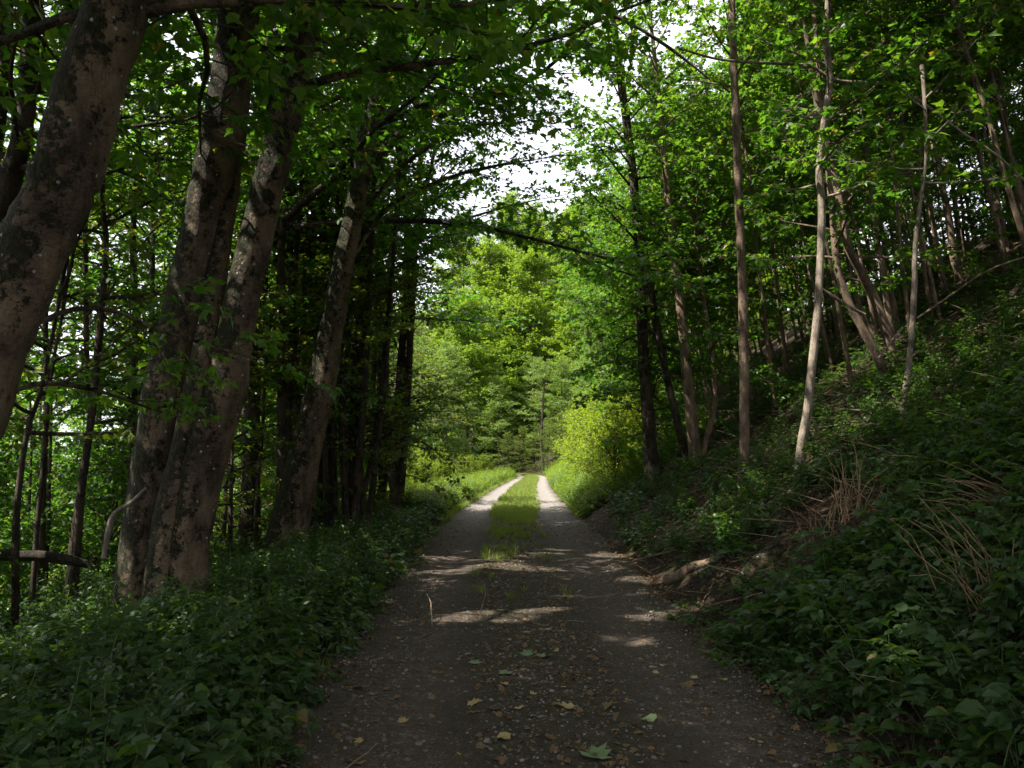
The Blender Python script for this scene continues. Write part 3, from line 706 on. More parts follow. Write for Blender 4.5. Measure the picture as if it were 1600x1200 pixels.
hero('sapling_tree', 'pale curved trunk with its foot in the lit herbs left of the track', 'tree',
     [([(622, 745, 15), (615, 690, 14), (612, 650, 14), (618, 610, 13), (627, 560, 12), (626, 500, 10), (632, 420, 8)], 30)], BK_POLE, seed=42, H=9, crown=[(0, .4, .98, 22, 2.4, 0, 55)], sides=12, leafmat=L_HAZEL, leaf=.12)

# right-hand bank
right = [
 ('straight slim brown pole tree on the right bank, nearest the track', [(1162, 750, 15), (1163, 640, 14), (1162, 520, 14), (1159, 420, 13), (1154, 310, 13), (1151, 200, 13), (1147, 110, 12), (1144, 0, 11), (1142, -140, 9)], 12.6, 12),
 ('pale wavy sapling with a kinked stem, second pole on the right bank', [(1244, 775, 13), (1252, 700, 13), (1262, 640, 13), (1270, 560, 12), (1277, 490, 12), (1281, 420, 12), (1284, 330, 12), (1280, 270, 12), (1284, 220, 11), (1292, 165, 11), (1297, 120, 11), (1290, 60, 10), (1294, 0, 9), (1290, -150, 7)], 11.6, 10),
 ('thinnest pale sapling standing on the open bank, rightmost of the three near poles', [(1392, 728, 9), (1404, 670, 9), (1416, 600, 9), (1424, 530, 9), (1428, 460, 9), (1430, 390, 8), (1436, 330, 6), (1446, 260, 4)], 10.6, 7),
 ('dark leaning pole tree right of the sunny bush, in a pair', [(1017, 715, 21), (1012, 650, 20), (1008, 590, 18), (1004, 520, 18), (1000, 440, 17), (996, 350, 15), (988, 270, 14), (976, 170, 13), (962, 60, 11)], 20, 14),
 ('leaning pole tree beside the dark pair, forked low, bark lit at its foot', [(1090, 735, 18), (1083, 680, 17), (1075, 600, 16), (1066, 510, 15), (1056, 420, 14), (1046, 330, 13), (1040, 260, 12), (1030, 160, 10)], 19, 13),
 ('slim stem leaning left between the two dark pole trees', [(1075, 730, 12), (1058, 660, 12), (1040, 580, 12), (1024, 500, 13), (1012, 420, 12), (1000, 360, 11), (986, 270, 9)], 19.5, 11),
 ('slim stem fanning right from the foot of the forked pole tree', [(1094, 735, 9), (1106, 680, 9), (1118, 620, 8), (1110, 540, 7), (1096, 440, 6)], 19, 8)]
for i, (lb, pts, D, H) in enumerate(right):
    bk = BK_DARK if i in (3, 5) else (BK_GREY if i in (1, 2) else BK_POLE)
    cr = [(0, .55, .98, 7, 1.1, 5, 50)] if i == 2 else ([(0, .45, .98, 15, 1.6, 5, 55)] if i < 3 else [(0, .30, .98, 24, 2.6, -8, 55)])
    t = hero('pole_tree', lb, 'tree', [(pts, D)], bk, L_MAPLE, seed=60 + i, H=H, crown=cr, sides=14, knots=5, leaf=.13, group='slim pole trees on the right bank', flare=.25, drift=(-.03, 0))
lean = [
 ('sunlit leaning pole, leftmost of the fan on the upper bank', [(1385, 590, 22), (1362, 540, 21), (1335, 490, 19), (1316, 445, 18), (1306, 400, 17), (1300, 330, 15), (1292, 250, 14)], 17),
 ('thin white-streaked pole leaning in the upper bank fan', [(1372, 540, 11), (1352, 500, 11), (1338, 460, 11), (1326, 410, 11), (1318, 350, 10), (1322, 280, 9)], 18),
 ('thickest leaning pole of the upper bank fan, orange sun on its bark', [(1398, 575, 24), (1385, 520, 24), (1368, 470, 24), (1345, 425, 23), (1325, 385, 21), (1316, 330, 19), (1300, 260, 17), (1276, 160, 14)], 17.5),
 ('leaning pole with sun streak, right of the thickest one in the fan', [(1404, 520, 15), (1396, 475, 15), (1385, 430, 14), (1372, 390, 13), (1362, 340, 12), (1352, 260, 11)], 19),
 ('short leaning stem between the fan and the upper thicket', [(1470, 500, 10), (1462, 470, 10), (1452, 420, 9), (1440, 370, 9), (1425, 300, 8)], 18.5),
 ('pole with a bright white sunlit side, before the thicket on the upper bank', [(1500, 440, 18), (1490, 400, 18), (1484, 350, 18), (1476, 310, 17), (1465, 260, 15), (1450, 180, 13)], 21),
 ('curved pole in the upper right thicket, its base near the right border', [(1572, 430, 15), (1566, 390, 15), (1556, 340, 14), (1540, 280, 13), (1520, 200, 12), (1500, 100, 11), (1486, 0, 10)], 19)]
for i, (lb, pts, D) in enumerate(lean):
    D = min(24, ground_px(pts[0][0], pts[0][1]) + .1); pts = [(a, b, w * .62) for a, b, w in pts]
    hero('leaning_pole_tree', lb, 'tree', [(pts, D)], BK_POLE, L_MAPLE, seed=80 + i, H=12.5, crown=[(0, .36, .98, 13, 1.7, 5, 55)], sides=12, knots=4, leaf=.125, group='leaning poles on the upper right bank', flare=.05, up=.5, drift=(-.02, 0))

# ------------------------------------------------------------------ the rest of the wood
def tilt_obj(t, lx, ly, rz):
    m = mathutils.Matrix.Rotation(lx, 3, 'Y') @ mathutils.Matrix.Rotation(ly, 3, 'X') @ mathutils.Matrix.Rotation(rz, 3, 'Z')
    t.rotation_euler = m.to_euler()
prng = np.random.default_rng(77)
ORD = ['leftmost', 'second from the left', 'third from the left', 'fourth from the left', 'fifth from the left', 'sixth from the left']
def put(key, name, cat, spots, label, group, tilt=None):
    base = label; seen = [abs(x) / max(y, .1) < .66 for x, y, s in spots]; order = sorted(range(len(spots)), key=lambda i: spots[i][0] / max(spots[i][1], .1))
    for i, (x, y, s) in enumerate(spots):
        if 1 < len(spots) <= 6 and all(seen):
            q = order.index(i); label = base + ', ' + (ORD[q] if q < len(spots) - 1 else 'rightmost') + ' of ' + {2: 'two', 3: 'three', 4: 'four', 5: 'five', 6: 'six'}[len(spots)]
        rz = prng.uniform(0, 2 * PI)
        t = plant(key, name, cat, x, y, rz, s, label, group)
        if tilt: tilt_obj(t, tilt * prng.uniform(.3, 1.6), prng.normal(0, .05), rz)

# shade trees left of the track (near part), also unseen ones beside and behind the camera that shade the view
put('tall_a', 'shade_tree', 'tree', [(-10.5, 20.5, .8)], 'dark trunked maple in the shaded row behind the hazel clumps on the left', 'shade trees left of the track')
put('tall_b', 'shade_tree', 'tree', [(-5.2, 1.0, .95), (-9.5, -4.5, 1.)], 'dark trunked maple with yellowish leaves in the shaded row on the left', 'yellowish shade trees left of the track')
put('under_a', 'understory_tree', 'tree', [(-5.8, 12.4, .62), (-4.4, 17.0, .9), (-6.0, 22, .9)], 'low leafy young maple between the trunks on the left', 'young maples between the left trunks')
put('tall_c', 'overhanging_tree', 'tree', [(-4.8, 23.4, .72)], 'leafy tree reaching dark branches over the track from the left', 'trees reaching over the track from the left')
put('arch', 'arching_tree', 'tree', [(-4.9, 15.2, 1.12), (-4.3, 21.2, 1.0)], 'wide tree arching over the track from the left', 'wide arching trees on the left')
put('under_b', 'understory_hazel', 'tree', [(-4.3, 19.6, 1.15), (-4.6, 23.0, 1.15), (-4.9, 14.2, .9), (-9.5, 23, 1.)], 'hazel shrub with drooping twigs on the shaded left', 'hazel shrubs in the left shade')
put('tall_b', 'bank_shade_tree', 'tree', [(4.6, 3.0, .95), (7.4, 6.6, 1.), (9.5, 1.0, .95), (4.8, -3.0, .95), (12.5, 12.5, .9), (11, 6, .9)], 'dark maple spreading overhead from the near right bank', 'shade trees on the near right bank')
put('tall_a', 'near_shade_tree', 'tree', [(-4.2, -4.5, .95), (.5, -9, 1.), (8.5, -8, 1.)], 'dark maple whose crown spreads over the near track', 'shade trees over the near track')
put('arch', 'spreading_tree', 'tree', [(-6.6, 3.4, 1.38), (6.9, 9.4, 1.42), (11.6, 15.6, .9), (15, 19.6, .9), (-6.2, -1.5, 1.2), (7.2, -.5, 1.2)], 'wide tree rooted out of view, added to shade the track and bank', 'spreading trees close to the camera')  # trunks stand out of frame; added for the shade their crowns cast
put('tall_b', 'left_shade_tree', 'tree', [(-8.4, 2.6, .85)], 'dark trunked tree just outside the left border', None)
# sunlit wood margin beyond the belt of trunks on the left
put('edge_b', 'margin_tree', 'tree', [(-13.2, 12.2, .42), (-14.5, 16, .48), (-16, 19.5, .5), (-14, 22.5, .5), (-16, 13.5, .45), (-20, 15, .50), (-18, 21, .55), (-17, 28, .65), (-15.5, 34, .75), (-25, 20, .62), (-24, 29, .75), (-14.5, 40, .8), (-13.8, 26, .5), (-23, 11, .45)], 'sunlit leafy tree on the bright margin beyond the left trunks', 'sunlit trees beyond the left trunks')
put('sap', 'left_sapling', 'tree', [(-7.4, 13.0, .9), (-6.9, 14.6, 1.), (-8.3, 12.2, .95), (-5.9, 14.9, 1.05), (-9.4, 15.4, 1.), (-7.7, 17.6, 1.1), (-10.2, 17.2, 1.), (-6.5, 17.4, 1.05), (-8.9, 19.8, 1.1), (-5.2, 13.0, 1.), (-6.2, 10.6, .9), (-7.2, 10.9, .85), (-9.2, 13.6, 1.), (-11.2, 19.2, 1.1), (-4.6, 14.6, 1.05), (-5.4, 15.6, 1.1), (-4.2, 15.4, 1.), (-6.9, 19.5, 1.2)], 'thin dark sapling in the thicket behind the big left trunks', 'thin saplings behind the left trunks')
put('bush_m', 'understory_bush', 'bush', [(-7.8, 10.4, .9), (-8.6, 12.8, 1.), (-6.6, 13.4, .8), (-9.6, 14.6, 1.1), (-7.3, 15.8, .9), (-6.2, 8.7, .7), (-9.0, 17.8, 1.)], 'shaded leafy bush in the thicket behind the big left trunks', 'shaded bushes behind the left trunks')
put('bush_m', 'margin_bush', 'bush', [(-12.0, 13, 1.2), (-13.0, 18, 1.3), (-11.5, 22, 1.2), (-13.5, 10, 1.2), (-12, 27, 1.3), (-11, 31, 1.4), (-15.5, 23, 1.5), (-10.3, 18, 1.0), (-15.5, 15, 1.5), (-16.5, 11.5, 1.4), (-10.6, 25, 1.2), (-17.5, 18, 1.5)], 'sunlit low bush glowing green behind the left trunks', 'sunlit bushes beyond the left trunks')
# sunny left side further along
put('edge_a', 'willow_tree', 'tree', [(-8.8, 32, .70), (-8.6, 38, .75), (-7.4, 44, .68), (-9.2, 49, .9), (-7.0, 54, .75), (-8.6, 61, 1.0), (-6.6, 68, .9), (-9.5, 74, 1.3)], 'pale green feathery tree in the sun along the far left side of the track', 'pale trees along the far left side')
put('edge_b', 'sunny_tree', 'tree', [(-11, 34, 1.1), (-12.5, 43, 1.35), (-13, 54, 1.5), (-12.5, 66, 1.6)], 'taller bright tree behind the pale trees on the left', 'bright trees behind the far left row')
# right side: overhanging maples and the pole wood up the bank
put('under_a', 'overhanging_maple', 'tree', [(3.7, 21.5, 1.0), (4.6, 26, .95), (4.9, 31, .9)], 'young maple overhanging the right edge of the track', 'maples overhanging the right edge')
put('tall_c', 'bank_maple', 'tree', [(4.3, 25, .85), (6.4, 34, .9), (7.5, 45, 1.), (8.5, 29, .85)], 'taller maple at the foot of the right bank', 'maples at the foot of the right bank')
sp_a, sp_b = [], []
tries = 0; taken = []
while len(taken) < 170 and tries < 16000:
    tries += 1
    y = prng.uniform(9, 48); x = float(pc(y) + hw(y)) + prng.uniform(3.0, 20)
    px = 800 + x / y * FPX
    if px > 1850: continue
    if y < 17 and px < 1330: continue
    if y < 15 and px > 1330 and px < 1560: continue
    if min([99] + [math.hypot(x - a, y - b) for a, b in taken]) < .70: continue
    taken.append((x, y)); (sp_a if len(taken) % 2 else sp_b).append((x, y, prng.uniform(.75, 1.05)))
put('pole_a', 'bank_pole_tree', 'tree', sp_a, 'slim pole tree in the crowded stand high on the right bank', 'pole stand high on the right bank', -.14)
put('pole_b', 'bank_pole_sapling', 'tree', sp_b, 'thin pole sapling crowded among the others high on the right bank', 'thin saplings high on the right bank', -.12)
put('under_a', 'bank_young_maple', 'tree', [(8.2, 30, .8), (10.5, 26, .8), (7.2, 38, .9), (12.5, 33, .9), (9.6, 44, 1.), (6.3, 28, .7), (9.5, 21, .6), (13.5, 22, .65), (15.5, 27, .8), (12, 16.5, .6), (11, 52, 1.1)], 'low young maple with tiers of leaves among the poles on the right bank', 'young maples among the poles')
put('bush_m', 'ridge_shrub', 'bush', [(17.5, 15, 1.3), (19, 18, 1.5), (18.5, 21.5, 1.4), (20, 25, 1.6), (19, 29, 1.5), (21, 33, 1.6), (20, 38, 1.5), (22, 21, 1.7), (23, 28, 1.8), (21.5, 43, 1.6), (16.5, 18, 1.1), (16.8, 24, 1.2)], 'shady shrub on the crest of the right bank behind the poles', 'shrubs on the crest of the bank')
# sunlit bushes at the right edge of the track
put('bush_a', 'sunny_bush', 'bush', [(3.0, 23.6, .62), (3.2, 26.8, .8), (4.2, 24.6, .8), (3.4, 25.5, .75), (3.3, 28.5, .85), (3.6, 31.5, 1.0), (3.7, 35, 1.0), (3.9, 39, 1.05), (4.1, 43.5, 1.1), (4.4, 49, 1.15), (4.9, 55, 1.2), (5.0, 33, 1.2), (5.2, 38, 1.2), (4.6, 29, 1.), (5.2, 62, 1.3)], 'sunlit yellow green bush crowding the right edge of the track', 'sunlit bushes along the right edge')
put('bush_a', 'sunny_herb_bush', 'bush', [(-3.4, 31, .50), (-3.9, 36, .62), (-3.6, 41, .58), (-4.2, 46, .75), (-3.2, 52, .6), (-3.0, 58, .65), (-2.3, 65, .62), (-2.0, 70, .6), (-4.6, 33.5, .75), (-4.9, 40, .8), (-3.9, 27.5, .45)], 'lit leafy bush in the herb border along the left edge of the track', 'lit bushes in the left herb border')
# the wood that closes the view at the bend
put('far_a', 'backdrop_tree', 'tree', [(-14, 84, 1.05), (-5.5, 98, 1.15), (2.5, 106, 1.2), (9, 96, 1.0), (14, 82, .85), (-10, 110, 1.2), (8, 118, 1.15), (19, 100, .9), (25, 84, .9), (-22, 92, .95), (-2, 122, 1.), (-3, 118, 1.2), (4, 126, 1.2), (0, 136, 1.3), (12, 132, 1.2), (-8, 130, 1.3), (-16, 122, 1.3), (-1, 108, 1.), (11, 68, .62), (18, 66, .7), (24, 60, .75), (17, 54, .62), (-18, 72, .9), (-19, 56, .85), (-18, 45, .8)], 'big leafy tree in the distant wood beyond the bend', 'distant trees beyond the bend')
put('edge_a', 'bend_tree', 'tree', [(-1.5, 94, .85), (5.4, 88, .80), (2.6, 97, .9), (8.0, 78, .9), (8.2, 68, .85), (-6.5, 80, 1.1)], 'pale feathery tree closing the view where the track bends', 'pale trees at the bend')
put('under_b', 'bend_shrub', 'bush', [(3.6, 82, .8), (2.6, 88, .8), (1.2, 90, .8), (-.6, 88.5, .7), (4.6, 76, .8)], 'dark shrub under the trees at the bend', 'dark shrubs at the bend')
hero('sapling_tree', 'slender brown trunk standing at the far bend of the track', 'tree', [([(848, 722, 4.5), (846, 690, 4), (848, 640, 3.5), (850, 600, 3)], 84)], BK_DARK, seed=99, H=11, crown=[(0, .22, .98, 26, 2.6, 0, 50)], sides=8, leafmat=L_PALE, leaf=.16, tpl=RHOMB4)
# gaps in the canopy where the low flecks of sun come through on the track
def open_canopy(targets):
    bpy.context.view_layer.update()
    rng = np.random.default_rng(3); C = []; Rc = []
    for px, py, w in targets:
        w *= 1.3; D = ground_px(px, py); p = pix(px, py, D); r = w / 2 / FPX * D
        for _ in range(4):
            a = rng.uniform(0, 2 * PI); q = rng.uniform(0, .75) * r
            C.append(p + [q * math.cos(a), q * math.sin(a), 0]); Rc.append(rng.uniform(.35, .6) * r + .03)
    C = np.array(C); Rc = np.array(Rc)
    for o in list(COL.objects):
        if not o.name.startswith('crown') or o.type != 'MESH': continue
        M = np.array(o.matrix_world); bb = np.array([list(c) for c in o.bound_box]) @ M[:3, :3].T + M[:3, 3]
        c0 = bb.mean(0); rad = np.linalg.norm(bb - c0, axis=1).max(); d = c0 - C.mean(0)
        if np.linalg.norm(d - to_sun * (d @ to_sun)) > rad + 1.5: continue
        me = o.data; n = len(me.vertices); V = np.empty(n * 3, np.float32); me.vertices.foreach_get('co', V); V = V.reshape(-1, 3)
        nf = len(me.polygons); st = np.empty(nf, np.int32); me.polygons.foreach_get('loop_start', st); tot = np.empty(nf, np.int32); me.polygons.foreach_get('loop_total', tot)
        lp = np.empty(len(me.loops), np.int32); me.loops.foreach_get('vertex_index', lp); mi = np.empty(nf, np.int32); me.polygons.foreach_get('material_index', mi); sm = np.empty(nf, bool); me.polygons.foreach_get('use_smooth', sm)
        Wv = V @ M[:3, :3].T + M[:3, 3]; cen = Wv[lp[st]]
        kill = np.zeros(nf, bool)
        for c, r in zip(C, Rc):
            dd = cen - c; al = dd @ to_sun; off = np.linalg.norm(dd - al[:, None] * to_sun, axis=1)
            kill |= (off < r + .06) & (mi == 0)
        if kill.sum() < 250: continue
        k = ~kill; t = k & (tot == 3); q = k & (tot == 4)
        Fs = []
        if t.any(): Fs.append(lp[st[t][:, None] + np.arange(3)])
        if q.any(): Fs.append(lp[st[q][:, None] + np.arange(4)])
        used = np.unique(np.concatenate([f.ravel() for f in Fs])); mp = np.zeros(n, np.int32); mp[used] = np.arange(len(used))
        o.data = mesh_from('crown', V[used], [mp[f] for f in Fs], list(me.materials), np.concatenate([mi[t], mi[q]]), np.concatenate([sm[t], sm[q]]))
        print('OPENED', o.name, int(kill.sum()), nf)
open_canopy([(775, 886, 80), (835, 890, 70), (700, 892, 60), (735, 958, 90), (790, 966, 80), (850, 950, 60), (885, 936, 50), (1030, 962, 50), (985, 1000, 60), (1010, 908, 70), (1075, 905, 50), (690, 870, 50), (640, 895, 50),
             (860, 862, 60), (960, 868, 60), (30, 1150, 40), (1440, 1010, 50), (1410, 1050, 40), (1450, 1075, 50), (1080, 955, 40), (1180, 945, 50), (1170, 905, 40), (1150, 850, 30), (420, 815, 50), (1480, 580, 90), (1430, 620, 60), (1560, 500, 90), (1540, 570, 50)])

# ------------------------------------------------------------------ scattered ground cover
def coll(name, meshes):
    c = bpy.data.collections.new(name)
    for i, me in enumerate(meshes):
        o = bpy.data.objects.new(f'{name}_{chr(97 + i)}', me); c.objects.link(o)
    return c
def gn_group(c):
    g = bpy.data.node_groups.new('scatter', 'GeometryNodeTree')
    g.interface.new_socket('Geometry', in_out='INPUT', socket_type='NodeSocketGeometry')
    g.interface.new_socket('Geometry', in_out='OUTPUT', socket_type='NodeSocketGeometry')
    gi = g.nodes.new('NodeGroupInput'); go = g.nodes.new('NodeGroupOutput')
    ci = g.nodes.new('GeometryNodeCollectionInfo'); ci.inputs['Collection'].default_value = c
    ci.inputs['Separate Children'].default_value = True; ci.inputs['Reset Children'].default_value = True
    ip = g.nodes.new('GeometryNodeInstanceOnPoints'); ip.inputs['Pick Instance'].default_value = True
    def at(n, ty):
        a = g.nodes.new('GeometryNodeInputNamedAttribute'); a.data_type = ty; a.inputs['Name'].default_value = n; return a.outputs['Attribute']
    g.links.new(gi.outputs[0], ip.inputs['Points']); g.links.new(ci.outputs[0], ip.inputs['Instance'])
    g.links.new(at('idx', 'INT'), ip.inputs['Instance Index']); g.links.new(at('rot', 'FLOAT_VECTOR'), ip.inputs['Rotation']); g.links.new(at('scl', 'FLOAT_VECTOR'), ip.inputs['Scale'])
    g.links.new(ip.outputs[0], go.inputs[0])
    return g
def scatter(name, label, c, pts, rot, scl, nvar, rng):
    me = bpy.data.meshes.new(name); n = len(pts)
    me.vertices.add(n); me.vertices.foreach_set('co', np.ascontiguousarray(pts, np.float32).ravel())
    a = me.attributes.new('idx', 'INT', 'POINT'); a.data.foreach_set('value', rng.integers(0, nvar, n).astype(np.int32))
    a = me.attributes.new('rot', 'FLOAT_VECTOR', 'POINT'); a.data.foreach_set('vector', np.ascontiguousarray(rot, np.float32).ravel())
    if scl.ndim == 1: scl = np.repeat(scl[:, None], 3, 1)
    a = me.attributes.new('scl', 'FLOAT_VECTOR', 'POINT'); a.data.foreach_set('vector', np.ascontiguousarray(scl, np.float32).ravel())
    me.update()
    o = link(name, me); md = o.modifiers.new('scatter', 'NODES'); md.node_group = gn_group(c)
    tag(o, label, name.replace('_', ' '), None, 'stuff'); print('SCATTER', name, n)
    return o
def region(rng, n, y0, y1, side, e0, e1, dens_pow=1.0, noise=None, fov=True):
    """random ground points at distance e from the track's edge; side -1 left, +1 right, 0 on the track"""
    y = y0 + (y1 - y0) * rng.uniform(0, 1, n) ** dens_pow
    e = e0 + (e1 - e0) * rng.uniform(0, 1, n)
    if side == 0: x = pc(y) + e * hw(y)
    else: x = pc(y) + side * (hw(y) + e)
    if fov:
        k = np.abs(x) / np.maximum(y, .1) < .72 + .8 / np.maximum(y, .5); x, y, e = x[k], y[k], e[k]
    z = hgt(x, y) if side else path_z(x, y, e)
    return np.column_stack([x, y, z]), e

# plant templates ---------------------------------------------------
def herb(rng, h=.5, n=9, leaf=.10, tpl=OVATE, mat=L_UNDER, spread=.25, stems=3):
    a = Acc(); st = np.zeros((stems, 3)); st[:, :2] = rng.normal(0, spread * .35, (stems, 2))
    d = np.column_stack([rng.normal(0, .25, (stems, 2)), np.ones(stems)])
    P = grow(rng, st, d, h * rng.uniform(.6, 1.1, stems), 6, (0, 0, 0), .10)
    a.tubes(P, np.tile(np.linspace(.004, .002, 6), (stems, 1)), 3, 1)
    t = np.linspace(.15, 1, n)[None].repeat(stems, 0)
    p, tg = interp_path(P, t)
    for s in (0, PI):
        az = (np.arange(n) * PI / 2)[None] + s + rng.uniform(-.4, .4, (stems, n))
        dd = np.stack([np.cos(az), np.sin(az), rng.uniform(-.35, .35, (stems, n))], -1)
        sz = leaf * rng.uniform(.6, 1.15, (stems, n)) * (1.15 - .5 * t)
        nn = np.array([0, 0, 1.]) + rng.normal(0, .25, (stems, n, 3))
        q = p + dd * .015
        a.leaves(tpl, q.reshape(-1, 3), dd.reshape(-1, 3), nn.reshape(-1, 3), sz.reshape(-1), 0, rng.uniform(.3, 2.5, stems * n))
    return a.mesh('herb', [mat, M_STEM])
def cover(rng, n=26, rad=.35, hgt_=.18, leaf=.09, tpl=BRAMBLE, mat=L_UNDER):
    a = Acc(); r = rad * np.sqrt(rng.uniform(0, 1, n)); az = rng.uniform(0, 2 * PI, n)
    p = np.column_stack([r * np.cos(az), r * np.sin(az), hgt_ * rng.uniform(.25, 1, n) * (1 - .4 * r / rad)])
    st = p * np.array([.5, .5, 0]); a.tubes(np.stack([st, (st + p) / 2 + np.array([0, 0, .03]), p], 1), np.tile([.0025, .002, .0015], (n, 1)), 3, 1)
    for k in range(3):
        az2 = az + (k - 1) * 1.25 + rng.normal(0, .2, n)
        d = np.column_stack([np.cos(az2), np.sin(az2), rng.uniform(-.3, .15, n)]); nn = np.array([0, 0, 1.]) + rng.normal(0, .28, (n, 3))
        a.leaves(tpl, p, d, nn, leaf * rng.uniform(.65, 1.1, n) * (1 if k == 1 else .82), 0, rng.uniform(.2, 2.2, n))
    return a.mesh('ground_cover', [mat, M_STEM])
def tuft(rng, n=16, h=.16, w=.004, mat=L_GRASS, rad=.05):
    a = Acc(); az = rng.uniform(0, 2 * PI, n); r = rad * np.sqrt(rng.uniform(0, 1, n))
    b = np.column_stack([r * np.cos(az), r * np.sin(az), np.zeros(n)]); ln = rng.uniform(.2, .9, n); hh = h * rng.uniform(.5, 1.1, n)
    d = np.column_stack([np.cos(az), np.sin(az), np.zeros(n)]); s = np.column_stack([-np.sin(az), np.cos(az), np.zeros(n)]) * w
    m_ = b + d * (ln * hh * .25)[:, None] + np.array([0, 0, 1]) * (hh * .6)[:, None]; tp = b + d * (ln * hh * .8)[:, None] + np.array([0, 0, 1]) * hh[:, None]
    V = np.stack([b - s, b + s, m_ - s * .8, m_ + s * .8, tp], 1).reshape(-1, 3)
    F = (np.array([(0, 1, 3), (0, 3, 2), (2, 3, 4)])[None] + (np.arange(n) * 5)[:, None, None]).reshape(-1, 3)
    a.add(V, F, 0); return a.mesh('tuft', [mat])
def pebble(rng):
    bm = __import__('bmesh').new(); __import__('bmesh').ops.create_icosphere(bm, subdivisions=1, radius=1)
    f = rng.uniform(.7, 1.2, 3) * np.array([1.2, .9, .55])
    for v in bm.verts: v.co = mathutils.Vector((v.co[i] * f[i] * rng.uniform(.85, 1.12) for i in range(3)))
    me = bpy.data.meshes.new('pebble'); bm.to_mesh(me); me.materials.append(M_STONE); return me
def litter(rng, tpl, mat, bendy):
    a = Acc(); tv, tf = tpl; tv = tv.copy()
    tv[:, 2] = .12 * bendy * np.sin(tv[:, 0] * 5 + rng.uniform(0, 6)) + .35 * bendy * tv[:, 1] ** 2 * rng.choice([-1, 1]) + .06 + rng.uniform(0, .05)
    tv[:, 0] -= .5
    a.add(tv, tf, 0); return a.mesh('leaf', [mat])
def stick(rng):
    a = Acc(); P = grow(rng, np.zeros((1, 3)), np.array([[1., 0, .03]]), np.array([1.]), 7, (0, 0, 0), .12); P[..., 2] = np.abs(P[..., 2]) * .3 + .008
    a.tubes(P, np.linspace(.012, .005, 7)[None], 4, 0); return a.mesh('stick', [M_WOOD])

R_ = np.random.default_rng(5)
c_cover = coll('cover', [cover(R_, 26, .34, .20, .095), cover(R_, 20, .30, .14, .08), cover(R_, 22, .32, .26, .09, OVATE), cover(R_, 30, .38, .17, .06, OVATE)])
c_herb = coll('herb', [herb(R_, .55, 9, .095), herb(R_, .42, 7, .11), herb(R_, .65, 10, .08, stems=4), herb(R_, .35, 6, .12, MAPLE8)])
c_lit = coll('lit_herb', [herb(R_, .75, 10, .10, mat=L_LIME, stems=5), herb(R_, .6, 9, .11, mat=L_BRIGHT, stems=4), herb(R_, .85, 11, .09, mat=L_PALE, stems=5), herb(R_, .55, 9, .12, mat=L_HAZEL, stems=4)])  # brighter leaf colours than the shaded herbs; some of the sunlight is in the colour
c_tuft = coll('tuft', [tuft(R_), tuft(R_, 20, .12), tuft(R_, 14, .22, .005), tuft(R_, 18, .09)])
c_peb = coll('pebble', [pebble(R_) for _ in range(5)])
c_lf = coll('litter', [litter(R_, MAPLE, L_DRY, 1), litter(R_, MAPLE8, L_DRY, 1.4), litter(R_, OVATE, L_DRY, 1), litter(R_, OVATE, L_DRY, 1.8), litter(R_, RHOMB4, L_DRY, 1.2)])
c_st = coll('stick', [stick(R_) for _ in range(4)])
def rots(n, t=.18): return np.column_stack([R_.normal(0, t, n), R_.normal(0, t, n), R_.uniform(0, 6.28, n)])
def many(name, label, c, parts, s0, s1, nvar, t=.18, sink=0.):
    P = np.vstack(parts); n = len(P); P[:, 2] -= sink
    return scatter(name, label, c, P, rots(n, t), R_.uniform(s0, s1, n), nvar, R_)
def thin(P, e, f):
    """f(x,y,e) -> probability"""
    k = R_.uniform(0, 1, len(P)) < f(P[:, 0], P[:, 1], e); return P[k]
CLEAR = [(pix(a, b, ground_px(a, b))[:2], r) for a, b, r in [(1150, 912, .35), (1170, 900, .3), (1190, 885, .3), (1210, 868, .3), (1130, 925, .4), (1060, 902, .3), (1085, 892, .3), (1110, 945, .5), (1180, 945, .4), (1310, 820, .5), (1280, 800, .5), (1340, 830, .4), (1555, 950, .25), (1550, 800, .4), (1240, 830, .5), (1270, 860, .4)]]
def clear(P):
    k = np.ones(len(P), bool)
    for c, r in CLEAR: k &= np.hypot(P[:, 0] - c[0], P[:, 1] - c[1]) > r
    return P[k]
patch = lambda x, y: .5 + .5 * bumps(x * .9 + 5, y * .9)
A = []
P, e = region(R_, 5200, 1.8, 9, -1, .02, 5.5); A.append(thin(P, e, lambda x, y, e: smooth(0, .35, e) * (.15 + .75 * smooth(.3, .7, patch(x, y)))))
P, e = region(R_, 5600, 9, 24, -1, .05, 9); A.append(thin(P, e, lambda x, y, e: smooth(0, .5, e) * (.3 + .6 * smooth(.3, .7, patch(x, y)))))
P, e = region(R_, 4200, 2.0, 9, 1, -.05, 6.5); A.append(thin(P, e, lambda x, y, e: smooth(-.1, .35, e) * (.12 + .75 * smooth(.3, .7, patch(x, y)))))
P, e = region(R_, 5500, 9, 34, 1, .25, 14); A.append(thin(P, e, lambda x, y, e: smooth(.2, .8, e) * np.clip(.50 - e / 26, .15, 1) * (.04 + .9 * smooth(.42, .72, patch(x, y)))))
many('ground_cover', 'dark green brambles and seedlings covering the shaded ground both sides of the track', c_cover, [clear(p) for p in A], .45, 1.35, 4)
A = []
P, e = region(R_, 1500, 2.5, 10, -1, .25, 5.5); A.append(thin(P, e, lambda x, y, e: .15 + .6 * patch(x, y)))
P, e = region(R_, 2600, 10, 26, -1, .2, 8); A.append(thin(P, e, lambda x, y, e: .3 + .6 * patch(x, y)))
P, e = region(R_, 1300, 3.2, 12, 1, .35, 6); A.append(thin(P, e, lambda x, y, e: .1 + .6 * patch(x + 3, y)))
P, e = region(R_, 1800, 12, 30, 1, .2, 9); A.append(thin(P, e, lambda x, y, e: .05 + .5 * patch(x + 3, y)))
